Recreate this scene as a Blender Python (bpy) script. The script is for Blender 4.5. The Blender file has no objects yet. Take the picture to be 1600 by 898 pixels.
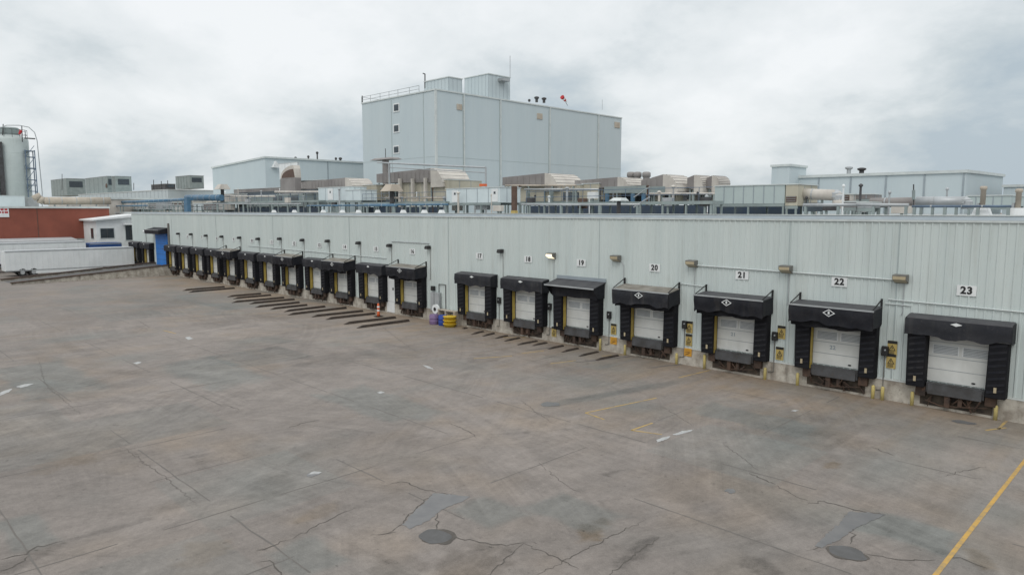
import bpy, math, random
import numpy as np
from mathutils import Vector, Matrix
random.seed(7); rng = np.random.default_rng(11)
SC = bpy.context.scene; COL = SC.collection
# ------------------------------------------------------------------ camera
F = 1100.0; CH = 8.6; CD = 34.4; PITCH = math.atan(120/1100); S2 = math.sqrt(.5)
cam_d = bpy.data.cameras.new('camera'); cam = bpy.data.objects.new('camera', cam_d); COL.objects.link(cam)
cam.location = (0, -CD, CH); cam.rotation_euler = (math.pi/2-PITCH, 0, math.radians(45))
cam_d.sensor_width = 36; cam_d.lens = 36*F/1600; cam_d.clip_start = .1; cam_d.clip_end = 6000
SC.camera = cam
# ------------------------------------------------------------------ view, world, sun
SC.view_settings.view_transform = 'Standard'; SC.view_settings.look = 'None'
SC.view_settings.exposure = 0.0; SC.view_settings.gamma = 1; SC.view_settings.use_curve_mapping = False
SUN_EL, SUN_AZ = math.radians(48), math.radians(148)      # azimuth clockwise from +Y
W = bpy.data.worlds.new('World'); SC.world = W; W.use_nodes = True
def world():
    nt = W.node_tree; N = nt.nodes; L = nt.links; N.clear()
    def n(t, **k):
        o = N.new(t)
        for a, b in k.items(): setattr(o, a, b)
        return o
    def m(op, a, b=None, c=None):
        o = n('ShaderNodeMath', operation=op)
        for i, v in enumerate((a, b, c)):
            if v is None: continue
            if isinstance(v, (int, float)): o.inputs[i].default_value = v
            else: L.new(v, o.inputs[i])
        return o.outputs[0]
    tc = n('ShaderNodeTexCoord'); sp = n('ShaderNodeSeparateXYZ'); L.new(tc.outputs['Generated'], sp.inputs[0])
    x, y, z = sp.outputs
    zz = m('MAXIMUM', z, 0.0)
    q = m('ADD', zz, .42)
    cx, cy = m('DIVIDE', x, q), m('DIVIDE', y, q)
    cb = n('ShaderNodeCombineXYZ'); L.new(cx, cb.inputs[0]); L.new(cy, cb.inputs[1])
    def noise(sc, det, rough, off, dist=.0):
        mp = n('ShaderNodeMapping'); mp.inputs['Location'].default_value = off; L.new(cb.outputs[0], mp.inputs[0])
        t = n('ShaderNodeTexNoise'); t.inputs['Scale'].default_value = sc; t.inputs['Detail'].default_value = det
        t.inputs['Roughness'].default_value = rough; t.inputs['Distortion'].default_value = dist
        L.new(mp.outputs[0], t.inputs['Vector']); return t.outputs['Fac']
    a = noise(1.2, 7, .52, (1.45, 3.2, 0), .25); b = noise(4.2, 7, .6, (1.3, 2.2, 5), .2)
    f = m('ADD', m('MULTIPLY', a, .78), m('MULTIPLY', b, .22))
    # the cloud deck is heavier and darker towards one side (+Y, +X) of the sky
    side = m('ADD', m('MULTIPLY', x, .07), m('MULTIPLY', y, .035))
    f = m('SUBTRACT', f, side); f = m('ADD', f, m('MULTIPLY', m('MULTIPLY', zz, zz), 1.0)); f = m('SUBTRACT', f, .022)
    r = n('ShaderNodeValToRGB'); L.new(f, r.inputs[0]); e = r.color_ramp.elements
    e[0].position = .41; e[0].color = (.47, .55, .61, 1)
    e[1].position = .63; e[1].color = (.92, .945, .96, 1)
    for p, c in ((.475, (.62, .68, .71, 1)), (.54, (.80, .84, .858, 1))):
        k = e.new(p); k.color = c
    # overcast skies are brighter overhead than near the horizon
    boost = n('ShaderNodeMapRange', interpolation_type='SMOOTHSTEP'); L.new(z, boost.inputs[0])
    boost.inputs[1].default_value = .25; boost.inputs[2].default_value = 1; boost.inputs[3].default_value = 10.2; boost.inputs[4].default_value = 14
    sc = n('ShaderNodeVectorMath', operation='SCALE'); L.new(r.outputs[0], sc.inputs[0]); L.new(boost.outputs[0], sc.inputs['Scale'])
    sky = n('ShaderNodeTexSky', sky_type='NISHITA', sun_disc=False); sky.sun_elevation = SUN_EL; sky.sun_rotation = SUN_AZ
    sky.air_density = 1.2; sky.dust_density = 3
    mix = n('ShaderNodeMix', data_type='RGBA'); mix.inputs['Factor'].default_value = .93
    L.new(sky.outputs[0], mix.inputs['A']); L.new(sc.outputs[0], mix.inputs['B'])
    bg = n('ShaderNodeBackground'); bg.inputs['Strength'].default_value = .1; L.new(mix.outputs['Result'], bg.inputs[0])
    out = n('ShaderNodeOutputWorld'); L.new(bg.outputs[0], out.inputs[0])
world()
sd = bpy.data.lights.new('sun', 'SUN'); sd.energy = 1.0; sd.angle = math.radians(30); sd.color = (1, .97, .92)
sun = bpy.data.objects.new('sun', sd); COL.objects.link(sun); sun.location = (0, 0, 60)
dv = Vector((math.sin(SUN_AZ)*math.cos(SUN_EL), math.cos(SUN_AZ)*math.cos(SUN_EL), math.sin(SUN_EL)))
sun.rotation_euler = dv.to_track_quat('Z', 'Y').to_euler()

# ------------------------------------------------------------------ measuring helpers: sight lines of the survey camera
_cp, _sp = math.cos(PITCH), math.sin(PITCH)
def ray(px, py):
    u = (px-800)/F; v = (449-py)/F; f = _cp+v*_sp
    return (-S2*f+S2*u, S2*f+S2*u, v*_cp-_sp)
def atY(px, py, Y):
    d = ray(px, py); k = (Y+CD)/d[1]; return (d[0]*k, Y, CH+d[2]*k)
def atX(px, py, X):
    d = ray(px, py); k = X/d[0]; return (X, -CD+d[1]*k, CH+d[2]*k)
def atZ(px, py, Z=0.):
    d = ray(px, py); k = (Z-CH)/d[2]; return (d[0]*k, -CD+d[1]*k, Z)

# ------------------------------------------------------------------ materials
def mat(name, col, col2=None, scale=1.5, rough=.75, metal=0., streak=0., streak_col=None, bump=0., spot=0., spec=.4, stretch=(1, 1, 1), rib=None):
    """weathered surface: two tones mixed by noise, optional vertical run marks, specks and fine relief"""
    M = bpy.data.materials.new(name); M.use_nodes = True; nt = M.node_tree; N = nt.nodes; L = nt.links
    P = N['Principled BSDF']; P.inputs['Roughness'].default_value = rough; P.inputs['Metallic'].default_value = metal
    P.inputs['Specular IOR Level'].default_value = spec
    ge = N.new('ShaderNodeNewGeometry')
    def noise(sc, det=5, stre=(1, 1, 1), ro=.6):
        mp = N.new('ShaderNodeMapping'); mp.inputs['Scale'].default_value = stre; L.new(ge.outputs['Position'], mp.inputs[0])
        t = N.new('ShaderNodeTexNoise'); t.inputs['Scale'].default_value = sc; t.inputs['Detail'].default_value = det
        t.inputs['Roughness'].default_value = ro; L.new(mp.outputs[0], t.inputs['Vector']); return t.outputs['Fac']
    def ramp(fac, p0, p1):
        r = N.new('ShaderNodeMapRange'); r.inputs[1].default_value = p0; r.inputs[2].default_value = p1; L.new(fac, r.inputs[0]); return r.outputs[0]
    def mx(fac, a, b, mode='MIX'):
        o = N.new('ShaderNodeMix'); o.data_type = 'RGBA'; o.blend_type = mode
        for s, v in (('Factor', fac), ('A', a), ('B', b)):
            if isinstance(v, (int, float)): o.inputs[s].default_value = v
            elif isinstance(v, tuple): o.inputs[s].default_value = (*v[:3], 1)
            else: L.new(v, o.inputs[s])
        return o.outputs['Result']
    col2 = col2 or tuple(c*.8 for c in col)
    c = mx(ramp(noise(scale, 6, stretch), .36, .66), col, col2)
    if streak:
        s = noise(1., 4, (2.6, 2.6, .16)); s2 = noise(.6, 3)
        mu = N.new('ShaderNodeMath'); mu.operation = 'MULTIPLY'; L.new(ramp(s, .5, .78), mu.inputs[0]); L.new(ramp(s2, .38, .62), mu.inputs[1])
        mu2 = N.new('ShaderNodeMath'); mu2.operation = 'MULTIPLY'; L.new(mu.outputs[0], mu2.inputs[0]); mu2.inputs[1].default_value = streak
        c = mx(mu2.outputs[0], c, streak_col or (.2, .16, .12))
    if spot:
        mu = N.new('ShaderNodeMath'); mu.operation = 'MULTIPLY'; L.new(ramp(noise(9, 3), .62, .72), mu.inputs[0]); mu.inputs[1].default_value = spot
        c = mx(mu.outputs[0], c, streak_col or (.12, .09, .07))
    L.new(c, P.inputs['Base Color'])
    if bump:
        b = N.new('ShaderNodeBump'); b.inputs['Strength'].default_value = bump; b.inputs['Distance'].default_value = .02
        L.new(noise(14, 4), b.inputs['Height']); L.new(b.outputs[0], P.inputs['Normal'])
    return M
M = dict(
 siding=mat('painted_siding', (.54, .595, .58), (.485, .545, .535), .9, .55, streak=.38, streak_col=(.27, .26, .22), stretch=(1., 1., .05)),
 siding_far=mat('pale_panel', (.485, .55, .57), (.455, .525, .55), .3, .6, streak=.2, streak_col=(.33, .36, .36), stretch=(1., 1., .12)),
 seam=mat('seam_line', (.385, .44, .44), (.34, .40, .40), 1., .6),
 trim=mat('pale_trim', (.56, .60, .59), (.48, .52, .52), 1.2, .55, streak=.2),
 fascia=mat('grey_fascia', (.30, .345, .37), (.25, .29, .32), .8, .5),
 membrane=mat('roof_membrane', (.36, .38, .38), (.28, .29, .29), .3, .9),
 concrete=mat('dock_concrete', (.50, .47, .41), (.25, .22, .185), 1.7, .9, streak=.95, streak_col=(.09, .075, .06), bump=.4, spot=.5),
 rubber=mat('black_rubber', (.010, .0105, .0135), (.016, .016, .018), 2.5, .75, spec=.12, bump=.2, spot=.12, streak_col=(.07, .06, .05)),
 vinyl=mat('black_vinyl', (.010, .011, .016), (.020, .0205, .025), 1.7, .6, spec=.22, bump=.25, streak=.45, streak_col=(.06, .055, .05), spot=.25),
 canopytop=mat('faded_canopy', (.26, .245, .215), (.15, .135, .115), 1.6, .8, spot=.3),
 canopydark=mat('dark_canopy', (.07, .07, .075), (.045, .045, .05), 1.6, .6, spot=.2, streak_col=(.16, .14, .12)),
 door=mat('dock_door', (.60, .61, .59), (.51, .52, .50), .9, .5, streak=.3, streak_col=(.22, .20, .17)),
 whitepaint=mat('white_paint', (.72, .74, .74), (.64, .66, .66), 1., .5, streak=.15),
 slat=mat('louver_slat', (.33, .35, .36), (.27, .29, .30), 1., .5),
 post=mat('pale_yellow_paint', (.56, .46, .17), (.42, .35, .15), 2., .7, streak=.5, streak_col=(.16, .13, .09), spot=.4),
 yellow=mat('yellow_paint', (.48, .36, .11), (.36, .27, .10), 2., .6, streak=.5, streak_col=(.12, .09, .05), spot=.4),
 strip=mat('yellow_guide_strip', (.44, .33, .07), (.30, .22, .06), 2., .6, streak=.6, streak_col=(.10, .07, .04)),
 orange=mat('orange_plate', (.58, .30, .03), (.50, .25, .03), 2., .6, spot=.2),
 steel=mat('dark_steel', (.075, .076, .08), (.045, .043, .042), 2., .55, metal=.2, spot=.3, streak_col=(.14, .08, .05)),
 rust=mat('rusty_steel', (.085, .052, .036), (.035, .026, .022), 2., .8, spot=.4, streak_col=(.18, .09, .05)),
 rail=mat('blackened_rail', (.062, .046, .036), (.030, .025, .022), 2.5, .85, spot=.4, streak_col=(.11, .07, .045)),
 pit=mat('dark_pit', (.03, .025, .022), (.10, .08, .06), 3., .9),
 galv=mat('galvanised', (.43, .45, .46), (.34, .36, .37), 1.2, .45, metal=.35, streak=.25),
 ductgrey=mat('duct_grey', (.26, .245, .235), (.20, .185, .18), .5, .6, streak=.35, streak_col=(.13, .11, .10)),
 ductpale=mat('duct_pale', (.56, .53, .48), (.46, .43, .39), .8, .6, streak=.35, streak_col=(.26, .22, .19)),
 beige=mat('beige_panel', (.47, .445, .36), (.40, .375, .30), .5, .6, streak=.4, streak_col=(.23, .20, .15)),
 ahu=mat('unit_white', (.58, .65, .665), (.52, .59, .61), .6, .5, streak=.2, streak_col=(.32, .35, .35)),
 ahugreen=mat('unit_grey_green', (.42, .485, .475), (.38, .445, .44), .5, .55, streak=.2, streak_col=(.28, .31, .30)),
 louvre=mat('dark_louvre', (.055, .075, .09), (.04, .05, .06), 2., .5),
 louvrerust=mat('brown_louvre', (.12, .075, .055), (.08, .05, .04), 2., .6),
 greensteel=mat('grey_green_steel', (.27, .32, .315), (.21, .25, .25), .8, .6, streak=.3),
 bluepipe=mat('blue_pipe', (.075, .17, .27), (.06, .13, .20), 1., .5, streak=.3, streak_col=(.2, .22, .22)),
 bluedoor=mat('blue_door', (.025, .19, .58), (.02, .15, .47), .6, .5, streak=.2, streak_col=(.05, .12, .25)),
 bluebox=mat('blue_container', (.02, .075, .24), (.018, .06, .19), .8, .5, spot=.2),
 navy=mat('navy_shade', (.03, .05, .085), (.05, .065, .08), 1.5, .6),
 brick=mat('red_brick', (.25, .08, .054), (.205, .066, .046), .4, .9, streak=.15, streak_col=(.12, .06, .05)),
 trailer=mat('trailer_white', (.68, .705, .71), (.60, .63, .635), .5, .45, streak=.3, streak_col=(.33, .32, .3)),
 trailerroof=mat('trailer_roof', (.45, .47, .48), (.36, .38, .39), .5, .6),
 tyre=mat('tyre_rubber', (.02, .02, .02), (.03, .03, .03), 2., .8),
 glass=mat('dark_glass', (.025, .032, .04), (.04, .05, .06), .7, .15, spec=.6),
 silo=mat('silo_paint', (.47, .52, .51), (.40, .45, .44), .3, .55, streak=.5, streak_col=(.25, .27, .26)),
 bluesteel=mat('blue_grey_steel', (.11, .16, .22), (.09, .12, .17), 1., .6),
 tanpipe=mat('tan_pipe', (.47, .42, .35), (.38, .33, .27), .7, .6, streak=.3),
 red=mat('red_cloth', (.45, .03, .04), (.38, .03, .03), 2., .8),
 purple=mat('purple_plastic', (.20, .135, .26), (.17, .115, .22), 2., .5),
 bluebin=mat('blue_plastic', (.02, .07, .33), (.02, .05, .26), 2., .5),
 yellowbin=mat('yellow_plastic', (.60, .42, .03), (.52, .35, .03), 2., .5),
 conered=mat('orange_plastic', (.62, .12, .03), (.55, .10, .03), 2., .5),
 black=mat('black_paint', (.014, .014, .015), (.022, .022, .022), 2., .5),
 tanlamp=mat('tan_lens', (.42, .36, .24), (.36, .30, .20), 3., .3),
 lampdark=mat('dark_lamp_housing', (.03, .03, .032), (.045, .044, .042), 3., .6, spec=.2),
 lampshell=mat('lamp_housing', (.17, .165, .15), (.12, .115, .105), 3., .5),
 patch=mat('asphalt_patch', (.105, .105, .105), (.085, .084, .083), 2.5, .9, bump=.4),
 slab=mat('grey_slab', (.185, .182, .172), (.16, .158, .15), 1.2, .85, bump=.2),
 crack=mat('crack', (.10, .09, .08), (.075, .068, .06), 4., .95),
 joint=mat('slab_joint', (.115, .107, .098), (.15, .138, .126), 2., .95),
 oil=mat('oil_stain', (.125, .112, .102), (.16, .147, .137), 1.8, .8),
 ruststain=mat('rust_stain', (.17, .115, .07), (.20, .15, .105), 2.2, .9),
 line=mat('yellow_line', (.50, .30, .07), (.30, .22, .11), 3.5, .8, spot=.9, streak_col=(.21, .18, .15)),
 faded=mat('faded_line', (.44, .30, .09), (.27, .21, .13), 2., .85, spot=.8, streak_col=(.215, .19, .17)),
 paper=mat('white_scrap', (.6, .6, .58), (.52, .52, .5), 3., .8),
)
def puddle_mat():
    m = mat('wet_concrete', (.12, .12, .122), (.15, .148, .146), 2., .38, spec=.4); return m
M['wet'] = puddle_mat()
M['vinylgrey'] = mat('faded_vinyl', (.020, .0215, .027), (.034, .035, .040), 1.4, .65, spec=.2, bump=.3, streak=.6, streak_col=(.085, .08, .075), spot=.35)
M['palepatch'] = mat('pale_patch_grey', (.42, .43, .43), (.30, .30, .29), 5., .6)
def lit_mat():
    m = bpy.data.materials.new('lit_lens'); m.use_nodes = True; p = m.node_tree.nodes['Principled BSDF']
    p.inputs['Base Color'].default_value = (.8, .75, .6, 1); p.inputs['Emission Color'].default_value = (1, .86, .6, 1); p.inputs['Emission Strength'].default_value = 1.1
    return m
M['lit'] = lit_mat()

# ------------------------------------------------------------------ mesh helpers
class MB:
    def __init__(s): s.v = []; s.f = []; s.parts = []
    def add(s, vs, fs):
        o = len(s.v); s.v += [tuple(p) for p in vs]; q = len(s.f); s.f += [tuple(o+i for i in f) for f in fs]; s.parts.append((o, len(s.v), q, len(s.f))); return s
    def box(s, x0, x1, y0, y1, z0, z1):
        return s.add([(x0, y0, z0), (x1, y0, z0), (x1, y1, z0), (x0, y1, z0), (x0, y0, z1), (x1, y0, z1), (x1, y1, z1), (x0, y1, z1)],
                     [(0, 3, 2, 1), (4, 5, 6, 7), (0, 1, 5, 4), (1, 2, 6, 5), (2, 3, 7, 6), (3, 0, 4, 7)])
    def hexa(s, b, t):
        return s.add(list(b)+list(t), [(0, 3, 2, 1), (4, 5, 6, 7), (0, 1, 5, 4), (1, 2, 6, 5), (2, 3, 7, 6), (3, 0, 4, 7)])
    def prism(s, poly, axis, a, b):
        """polygon in the plane across an axis, extruded from a to b"""
        def p(q, t):
            return {'x': (t, q[0], q[1]), 'y': (q[0], t, q[1]), 'z': (q[0], q[1], t)}[axis]
        n = len(poly)
        return s.add([p(q, a) for q in poly]+[p(q, b) for q in poly],
                     [tuple(range(n)), tuple(range(2*n-1, n-1, -1))]+[(i, i+n, (i+1) % n+n, (i+1) % n) for i in range(n)])
    def tube(s, p0, p1, r, n=8, r1=None, caps=True):
        p0, p1 = Vector(p0), Vector(p1); d = (p1-p0).normalized()
        u = d.orthogonal().normalized(); w = d.cross(u); r1 = r if r1 is None else r1
        a = [2*math.pi*i/n for i in range(n)]
        vs = [p0+(u*math.cos(t)+w*math.sin(t))*r for t in a]+[p1+(u*math.cos(t)+w*math.sin(t))*r1 for t in a]
        fs = [(i, (i+1) % n, (i+1) % n+n, i+n) for i in range(n)]
        if caps: fs += [tuple(range(n-1, -1, -1)), tuple(range(n, 2*n))]
        return s.add(vs, fs)
    def path(s, pts, r, n=8):
        for a, b in zip(pts, pts[1:]): s.tube(a, b, r, n)
        return s
    def lathe(s, c, prof, n=24):
        vs = []; fs = []
        for r, z in prof:
            vs += [(c[0]+r*math.cos(2*math.pi*i/n), c[1]+r*math.sin(2*math.pi*i/n), c[2]+z) for i in range(n)]
        for k in range(len(prof)-1):
            fs += [(k*n+i, k*n+(i+1) % n, (k+1)*n+(i+1) % n, (k+1)*n+i) for i in range(n)]
        fs += [tuple(range(n-1, -1, -1)), tuple(range((len(prof)-1)*n, len(prof)*n))]
        return s.add(vs, fs)
    def build(s, name, m, parent=None, bevel=0, smooth=False):
        off = Vector(parent['_w']) if parent is not None and '_w' in parent else Vector((0, 0, 0))
        me = bpy.data.meshes.new(name); me.from_pydata([Vector(v)-off for v in s.v], [], s.f); me.update()
        me.materials.append(M[m] if isinstance(m, str) else m)
        o = bpy.data.objects.new(name, me); COL.objects.link(o)
        if parent is not None:
            o.parent = parent
            if '_w' in parent: o['_w'] = parent['_w']
        if smooth:
            for p in me.polygons: p.use_smooth = len(p.vertices) == 4
        if bevel:
            b = o.modifiers.new('bevel', 'BEVEL'); b.width = bevel; b.segments = 2; b.limit_method = 'ANGLE'
        return o
_build = MB.build
EACH = {'post', 'panel_joint', 'pipe_collar', 'support_leg', 'downpipe', 'white_band', 'louver_frame', 'duct_support', 'expansion_joint', 'bearers', 'support_frame', 'flange', 'panel_seam', 'beam', 'stringer'}
def build(s, name, m, parent=None, bevel=0, smooth=False):
    if name not in EACH or parent is None or len(s.parts) < 2: return _build(s, name, m, parent, bevel, smooth)
    for v0, v1, f0, f1 in s.parts:
        k = MB(); k.v = s.v[v0:v1]; k.f = [tuple(i-v0 for i in f) for f in s.f[f0:f1]]; o = _build(k, name, m, parent, bevel, smooth)
    return o
MB.build = build
def tag(o, label, cat, group=None):
    o['label'] = label; o['category'] = cat
    if group: o['group'] = group
    return o
def thing(name, label, cat, loc, group=None):
    o = bpy.data.objects.new(name, None); COL.objects.link(o); o.location = loc; o.empty_display_size = .2
    o['_w'] = tuple(loc); return tag(o, label, cat, group)
def struct(o): o['kind'] = 'structure'; return o
def kids(o): return [c for c in bpy.data.objects if c.parent == o]
def dup(root, loc, label, group=None):
    r = root.copy(); COL.objects.link(r); r.location = loc; r['label'] = label
    if '_w' in r: del r['_w']
    if group: r['group'] = group
    for c in root_kids[root.name]:
        d = c[0].copy(); COL.objects.link(d); d.parent = r
        for g in c[1]:
            e = g.copy(); COL.objects.link(e); e.parent = d
    return r
root_kids = {}
def remember(root): root_kids[root.name] = [(c, kids(c)) for c in kids(root)]
def text(body, size, m, parent, loc, bold=.02, depth=.01, name='lettering'):
    cu = bpy.data.curves.new('t', 'FONT'); cu.body = body; cu.size = size; cu.extrude = depth/2; cu.offset = bold
    cu.align_x = 'CENTER'; cu.align_y = 'CENTER'; cu.resolution_u = 3; cu.space_character = 1.12
    to = bpy.data.objects.new('t', cu); COL.objects.link(to); dg = bpy.context.evaluated_depsgraph_get()
    me = bpy.data.meshes.new_from_object(to.evaluated_get(dg)); bpy.data.objects.remove(to)
    me.transform(Matrix.Translation(Vector(loc)) @ Matrix.Rotation(math.pi/2, 4, 'X')); me.materials.clear(); me.materials.append(M[m])
    off = Vector(parent['_w']) if parent is not None and '_w' in parent else Vector((0, 0, 0)); me.transform(Matrix.Translation(-off))
    o = bpy.data.objects.new(name, me); COL.objects.link(o); o.parent = parent; return o

# ------------------------------------------------------------------ GROUND: one sheet out to the horizon, finer near by
GX, GY = 4.65, 4.55      # slab grid
def ground():
    def axis(parts, far):
        a = np.concatenate([np.arange(p, q, s) for p, q, s in parts])
        hi, lo = [a[-1]+.5], [a[0]-.5]; st = 1.
        while hi[-1] < far: st *= 1.6; hi.append(hi[-1]+st)
        st = 1.
        while lo[-1] > -far: st *= 1.6; lo.append(lo[-1]-st)
        return np.concatenate([lo[::-1], a, hi])
    xs = axis([(-135, -60, .4), (-60, -30, .2), (-30, 0, .11), (0, 12, .5)], 2600)
    ys = axis([(-50, -36, .5), (-36, -10, .11), (-10, .6, .14)], 2600)
    X, Y = np.meshgrid(xs, ys); nx, ny = len(xs), len(ys)
    co = np.stack([X.ravel(), Y.ravel(), np.zeros(nx*ny)], 1)
    i = np.arange(nx*ny).reshape(ny, nx)
    fc = np.stack([i[:-1, :-1].ravel(), i[:-1, 1:].ravel(), i[1:, 1:].ravel(), i[1:, :-1].ravel()], 1)
    me = bpy.data.meshes.new('yard_ground'); me.vertices.add(nx*ny); me.vertices.foreach_set('co', co.ravel())
    me.loops.add(fc.size); me.loops.foreach_set('vertex_index', fc.ravel().astype(np.int32))
    me.polygons.add(len(fc)); me.polygons.foreach_set('loop_start', np.arange(0, fc.size, 4, dtype=np.int32))
    me.update(calc_edges=True); me.validate()
    # wear map, in metres of the yard: R tone (also brightened towards the wall), G brown dirt, B green-grey
    x, y = co[:, 0], co[:, 1]
    tone = np.full(len(x), .5); brown = np.zeros(len(x)); green = np.zeros(len(x))
    cx = np.floor(x/GX).astype(int); cy = np.floor(y/GY).astype(int)
    tab = rng.normal(0, 1, (97, 89)); tone += .035*tab[cx % 97, cy % 89]
    tg = rng.random((97, 89)); green += .35*(tg[cx % 97, cy % 89] > .86)
    def vn(s, seed):       # smooth value noise
        r = np.random.default_rng(seed).random((257, 263)); u, v = x/s+300, y/s+300
        iu, iv = np.floor(u).astype(int), np.floor(v).astype(int); fu, fv = u-iu, v-iv; fu = fu*fu*(3-2*fu); fv = fv*fv*(3-2*fv)
        g = lambda a, b: r[a % 257, b % 263]
        return (g(iu, iv)*(1-fu)+g(iu+1, iv)*fu)*(1-fv)+(g(iu, iv+1)*(1-fu)+g(iu+1, iv+1)*fu)*fv
    tone += .16*(vn(5, 1)-.5)+.12*(vn(1.7, 2)-.5)+.10*(vn(.55, 3)-.5)
    green += .7*np.clip(vn(4.5, 5)*.6+vn(1.8, 6)*.4-.56, 0, 1)*3
    brown += .4*np.clip(vn(3.4, 7)*.55+vn(1.1, 8)*.45-.5, 0, 1)*3
    near = np.exp(-np.clip(-y, 0, 99)/2.6)*(y < .5)
    brown += near*(.5+1.*vn(1.1, 9))
    # dirt dragged out of the bays by the wheels, square to the wall
    run = vn(.5, 10); d = np.clip(-y, 0, 99)
    r1 = np.random.default_rng(3).random(800); lane = r1[(np.floor((x+200)/.45)).astype(int) % 800]
    tone -= .10*np.exp(-d/4.5)*lane*(.4+run); brown += .5*np.exp(-d/7)*(lane > .55)*(.3+run)
    # tyre sweeps: pairs of broad arcs, light or dark
    for k in range(230):
        px_, py_ = rng.uniform(-60, 0), rng.uniform(-36, -3); R = rng.uniform(9, 45); th = rng.uniform(0, 6.283)
        cxx, cyy = px_+R*math.cos(th), py_+R*math.sin(th); amp = rng.choice([-1, 1, 1])*rng.uniform(.03, .09); w = rng.uniform(.06, .16); ln = rng.uniform(3, 9)
        fade = np.exp(-((x-px_)**2+(y-py_)**2)/(ln*ln))
        dd = np.hypot(x-cxx, y-cyy)
        for off in (0, .3, .55, 1.9, 2.2, 2.45): tone += amp*fade*np.exp(-((dd-R-off)/w)**2)
    # oil and water spots
    for k in range(260):
        px_, py_ = rng.uniform(-70, 2), rng.uniform(-36, -1); r = rng.uniform(.08, .7)**1.3; a = rng.uniform(.3, 1.)
        e = np.exp(-(((x-px_)/r)**2+((y-py_)/(r*a))**2)); s = rng.choice([-1, -1, 1])
        tone += s*rng.uniform(.03, .10)*e
    # the long damp run beside the faded bay marks
    p0, p1 = np.array(atZ(852, 634)[:2]), np.array(atZ(1060, 596)[:2]); ax = p1-p0; L_ = np.hypot(*ax); ax = ax/L_
    s_ = (x-p0[0])*ax[0]+(y-p0[1])*ax[1]; t_ = -(x-p0[0])*ax[1]+(y-p0[1])*ax[0]
    inside = 1/(1+np.exp(-(s_)*4))*1/(1+np.exp((s_-L_)*2))*np.exp(-(t_/(.42+.15*(vn(.8, 21)-.5)))**4)
    tone -= .26*inside*(.6+.6*vn(.6, 22)); green += .5*inside
    def stain(px, py, rx, ry, rot, amp, br=0., ring=0.):
        nonlocal tone, brown; rx *= 1.3; ry *= 1.3; amp *= 1.9
        c = atZ(px, py); u = (x-c[0])*math.cos(rot)+(y-c[1])*math.sin(rot); v = -(x-c[0])*math.sin(rot)+(y-c[1])*math.cos(rot)
        q = np.hypot(u/rx, v/ry)+.9*(vn(.35, 31)-.5)+.5*(vn(.13, 33)-.5); k = 1/(1+np.exp(np.clip((q-1)*13, -40, 40))); tone -= amp*k; brown += br*k
        tone -= ring*np.exp(-((q-1)/.16)**2)
    for a in [(622, 884, .42, .62, .6, .14, .1, .03), (740, 878, .55, .75, .2, .16, .1, .03), (925, 829, .55, .24, 1.9, .12, 1.1), (1530, 872, .36, .16, 2.1, .1, 1.2), (1000, 858, .16, .75, .2, .15), (25, 880, .25, .75, .35, .16), (1190, 884, .25, .5, 1.4, .14), (180, 824, .14, .75, -.1, .13), (312, 711, .13, .45, -.1, .14), (958, 738, .13, .4, -.1, .14),
              (1298, 727, .14, .34, -.1, .12, .8), (430, 760, .5, .9, .7, .10), (120, 640, .6, 1.2, .3, .07), (840, 700, .5, 1.1, 1.2, .07), (530, 560, 1.2, 2.2, .4, .06), (380, 500, 2., 3.4, .4, .07), (260, 480, 2, 4, .8, .06), (760, 560, .8, 2., .5, .07), (1340, 700, .4, .9, .6, .08), (1120, 720, .4, .8, .2, .06), (500, 800, .3, .5, .2, .05, .4), (320, 860, .4, .5, .9, .04, .5), (100, 720, .6, .8, .5, .05, .3)]: stain(*a)
    for a in [(70, 590, 1.6, 4.5), (330, 580, 1.6, 3.8), (590, 630, 1.3, 3.2), (900, 800, .8, 1.2), (1180, 655, 1., 2.4), (1420, 830, .8, 1.0), (760, 800, .7, .9), (480, 870, .7, .9), (40, 830, .5, 1.2)]:
        c = atZ(a[0], a[1]); green += .75/(1+np.exp((np.maximum(np.abs(x-c[0])/a[3], np.abs(y-c[1])/a[2])+.35*(vn(.7, 41)-.5)-1)*14))
    # sandy run-off near the far bays
    brown += .8*np.exp(-np.clip(-y-1, 0, 99)/5)*(x < -45)*vn(2.2, 51)
    tone += .10*np.exp(-np.clip(-y-1, 0, 99)/5)*(x < -45)*vn(1.6, 52)
    tone += .17*np.exp(-d/7)  # ground colour lightened towards the wall to offset the shade there
    ca = me.color_attributes.new('wear', 'FLOAT_COLOR', 'POINT')
    rgba = np.stack([np.clip(tone, 0, 1), np.clip(brown, 0, 1), np.clip(green, 0, 1), np.ones_like(tone)], 1)
    ca.data.foreach_set('color', rgba.astype(np.float32).ravel())
    m = bpy.data.materials.new('yard_concrete'); m.use_nodes = True; nt = m.node_tree; N = nt.nodes; L = nt.links; P = N['Principled BSDF']
    at = N.new('ShaderNodeAttribute'); at.attribute_name = 'wear'; sp = N.new('ShaderNodeSeparateColor'); L.new(at.outputs['Color'], sp.inputs[0])
    ge = N.new('ShaderNodeNewGeometry')
    def noise(sc, det, ro=.6, stre=(1, 1, 1), rot=0):
        mp = N.new('ShaderNodeMapping'); mp.inputs['Scale'].default_value = stre; mp.inputs['Rotation'].default_value = (0, 0, rot); L.new(ge.outputs['Position'], mp.inputs[0])
        t = N.new('ShaderNodeTexNoise'); t.inputs['Scale'].default_value = sc; t.inputs['Detail'].default_value = det; t.inputs['Roughness'].default_value = ro
        L.new(mp.outputs[0], t.inputs['Vector']); return t.outputs['Fac']
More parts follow.
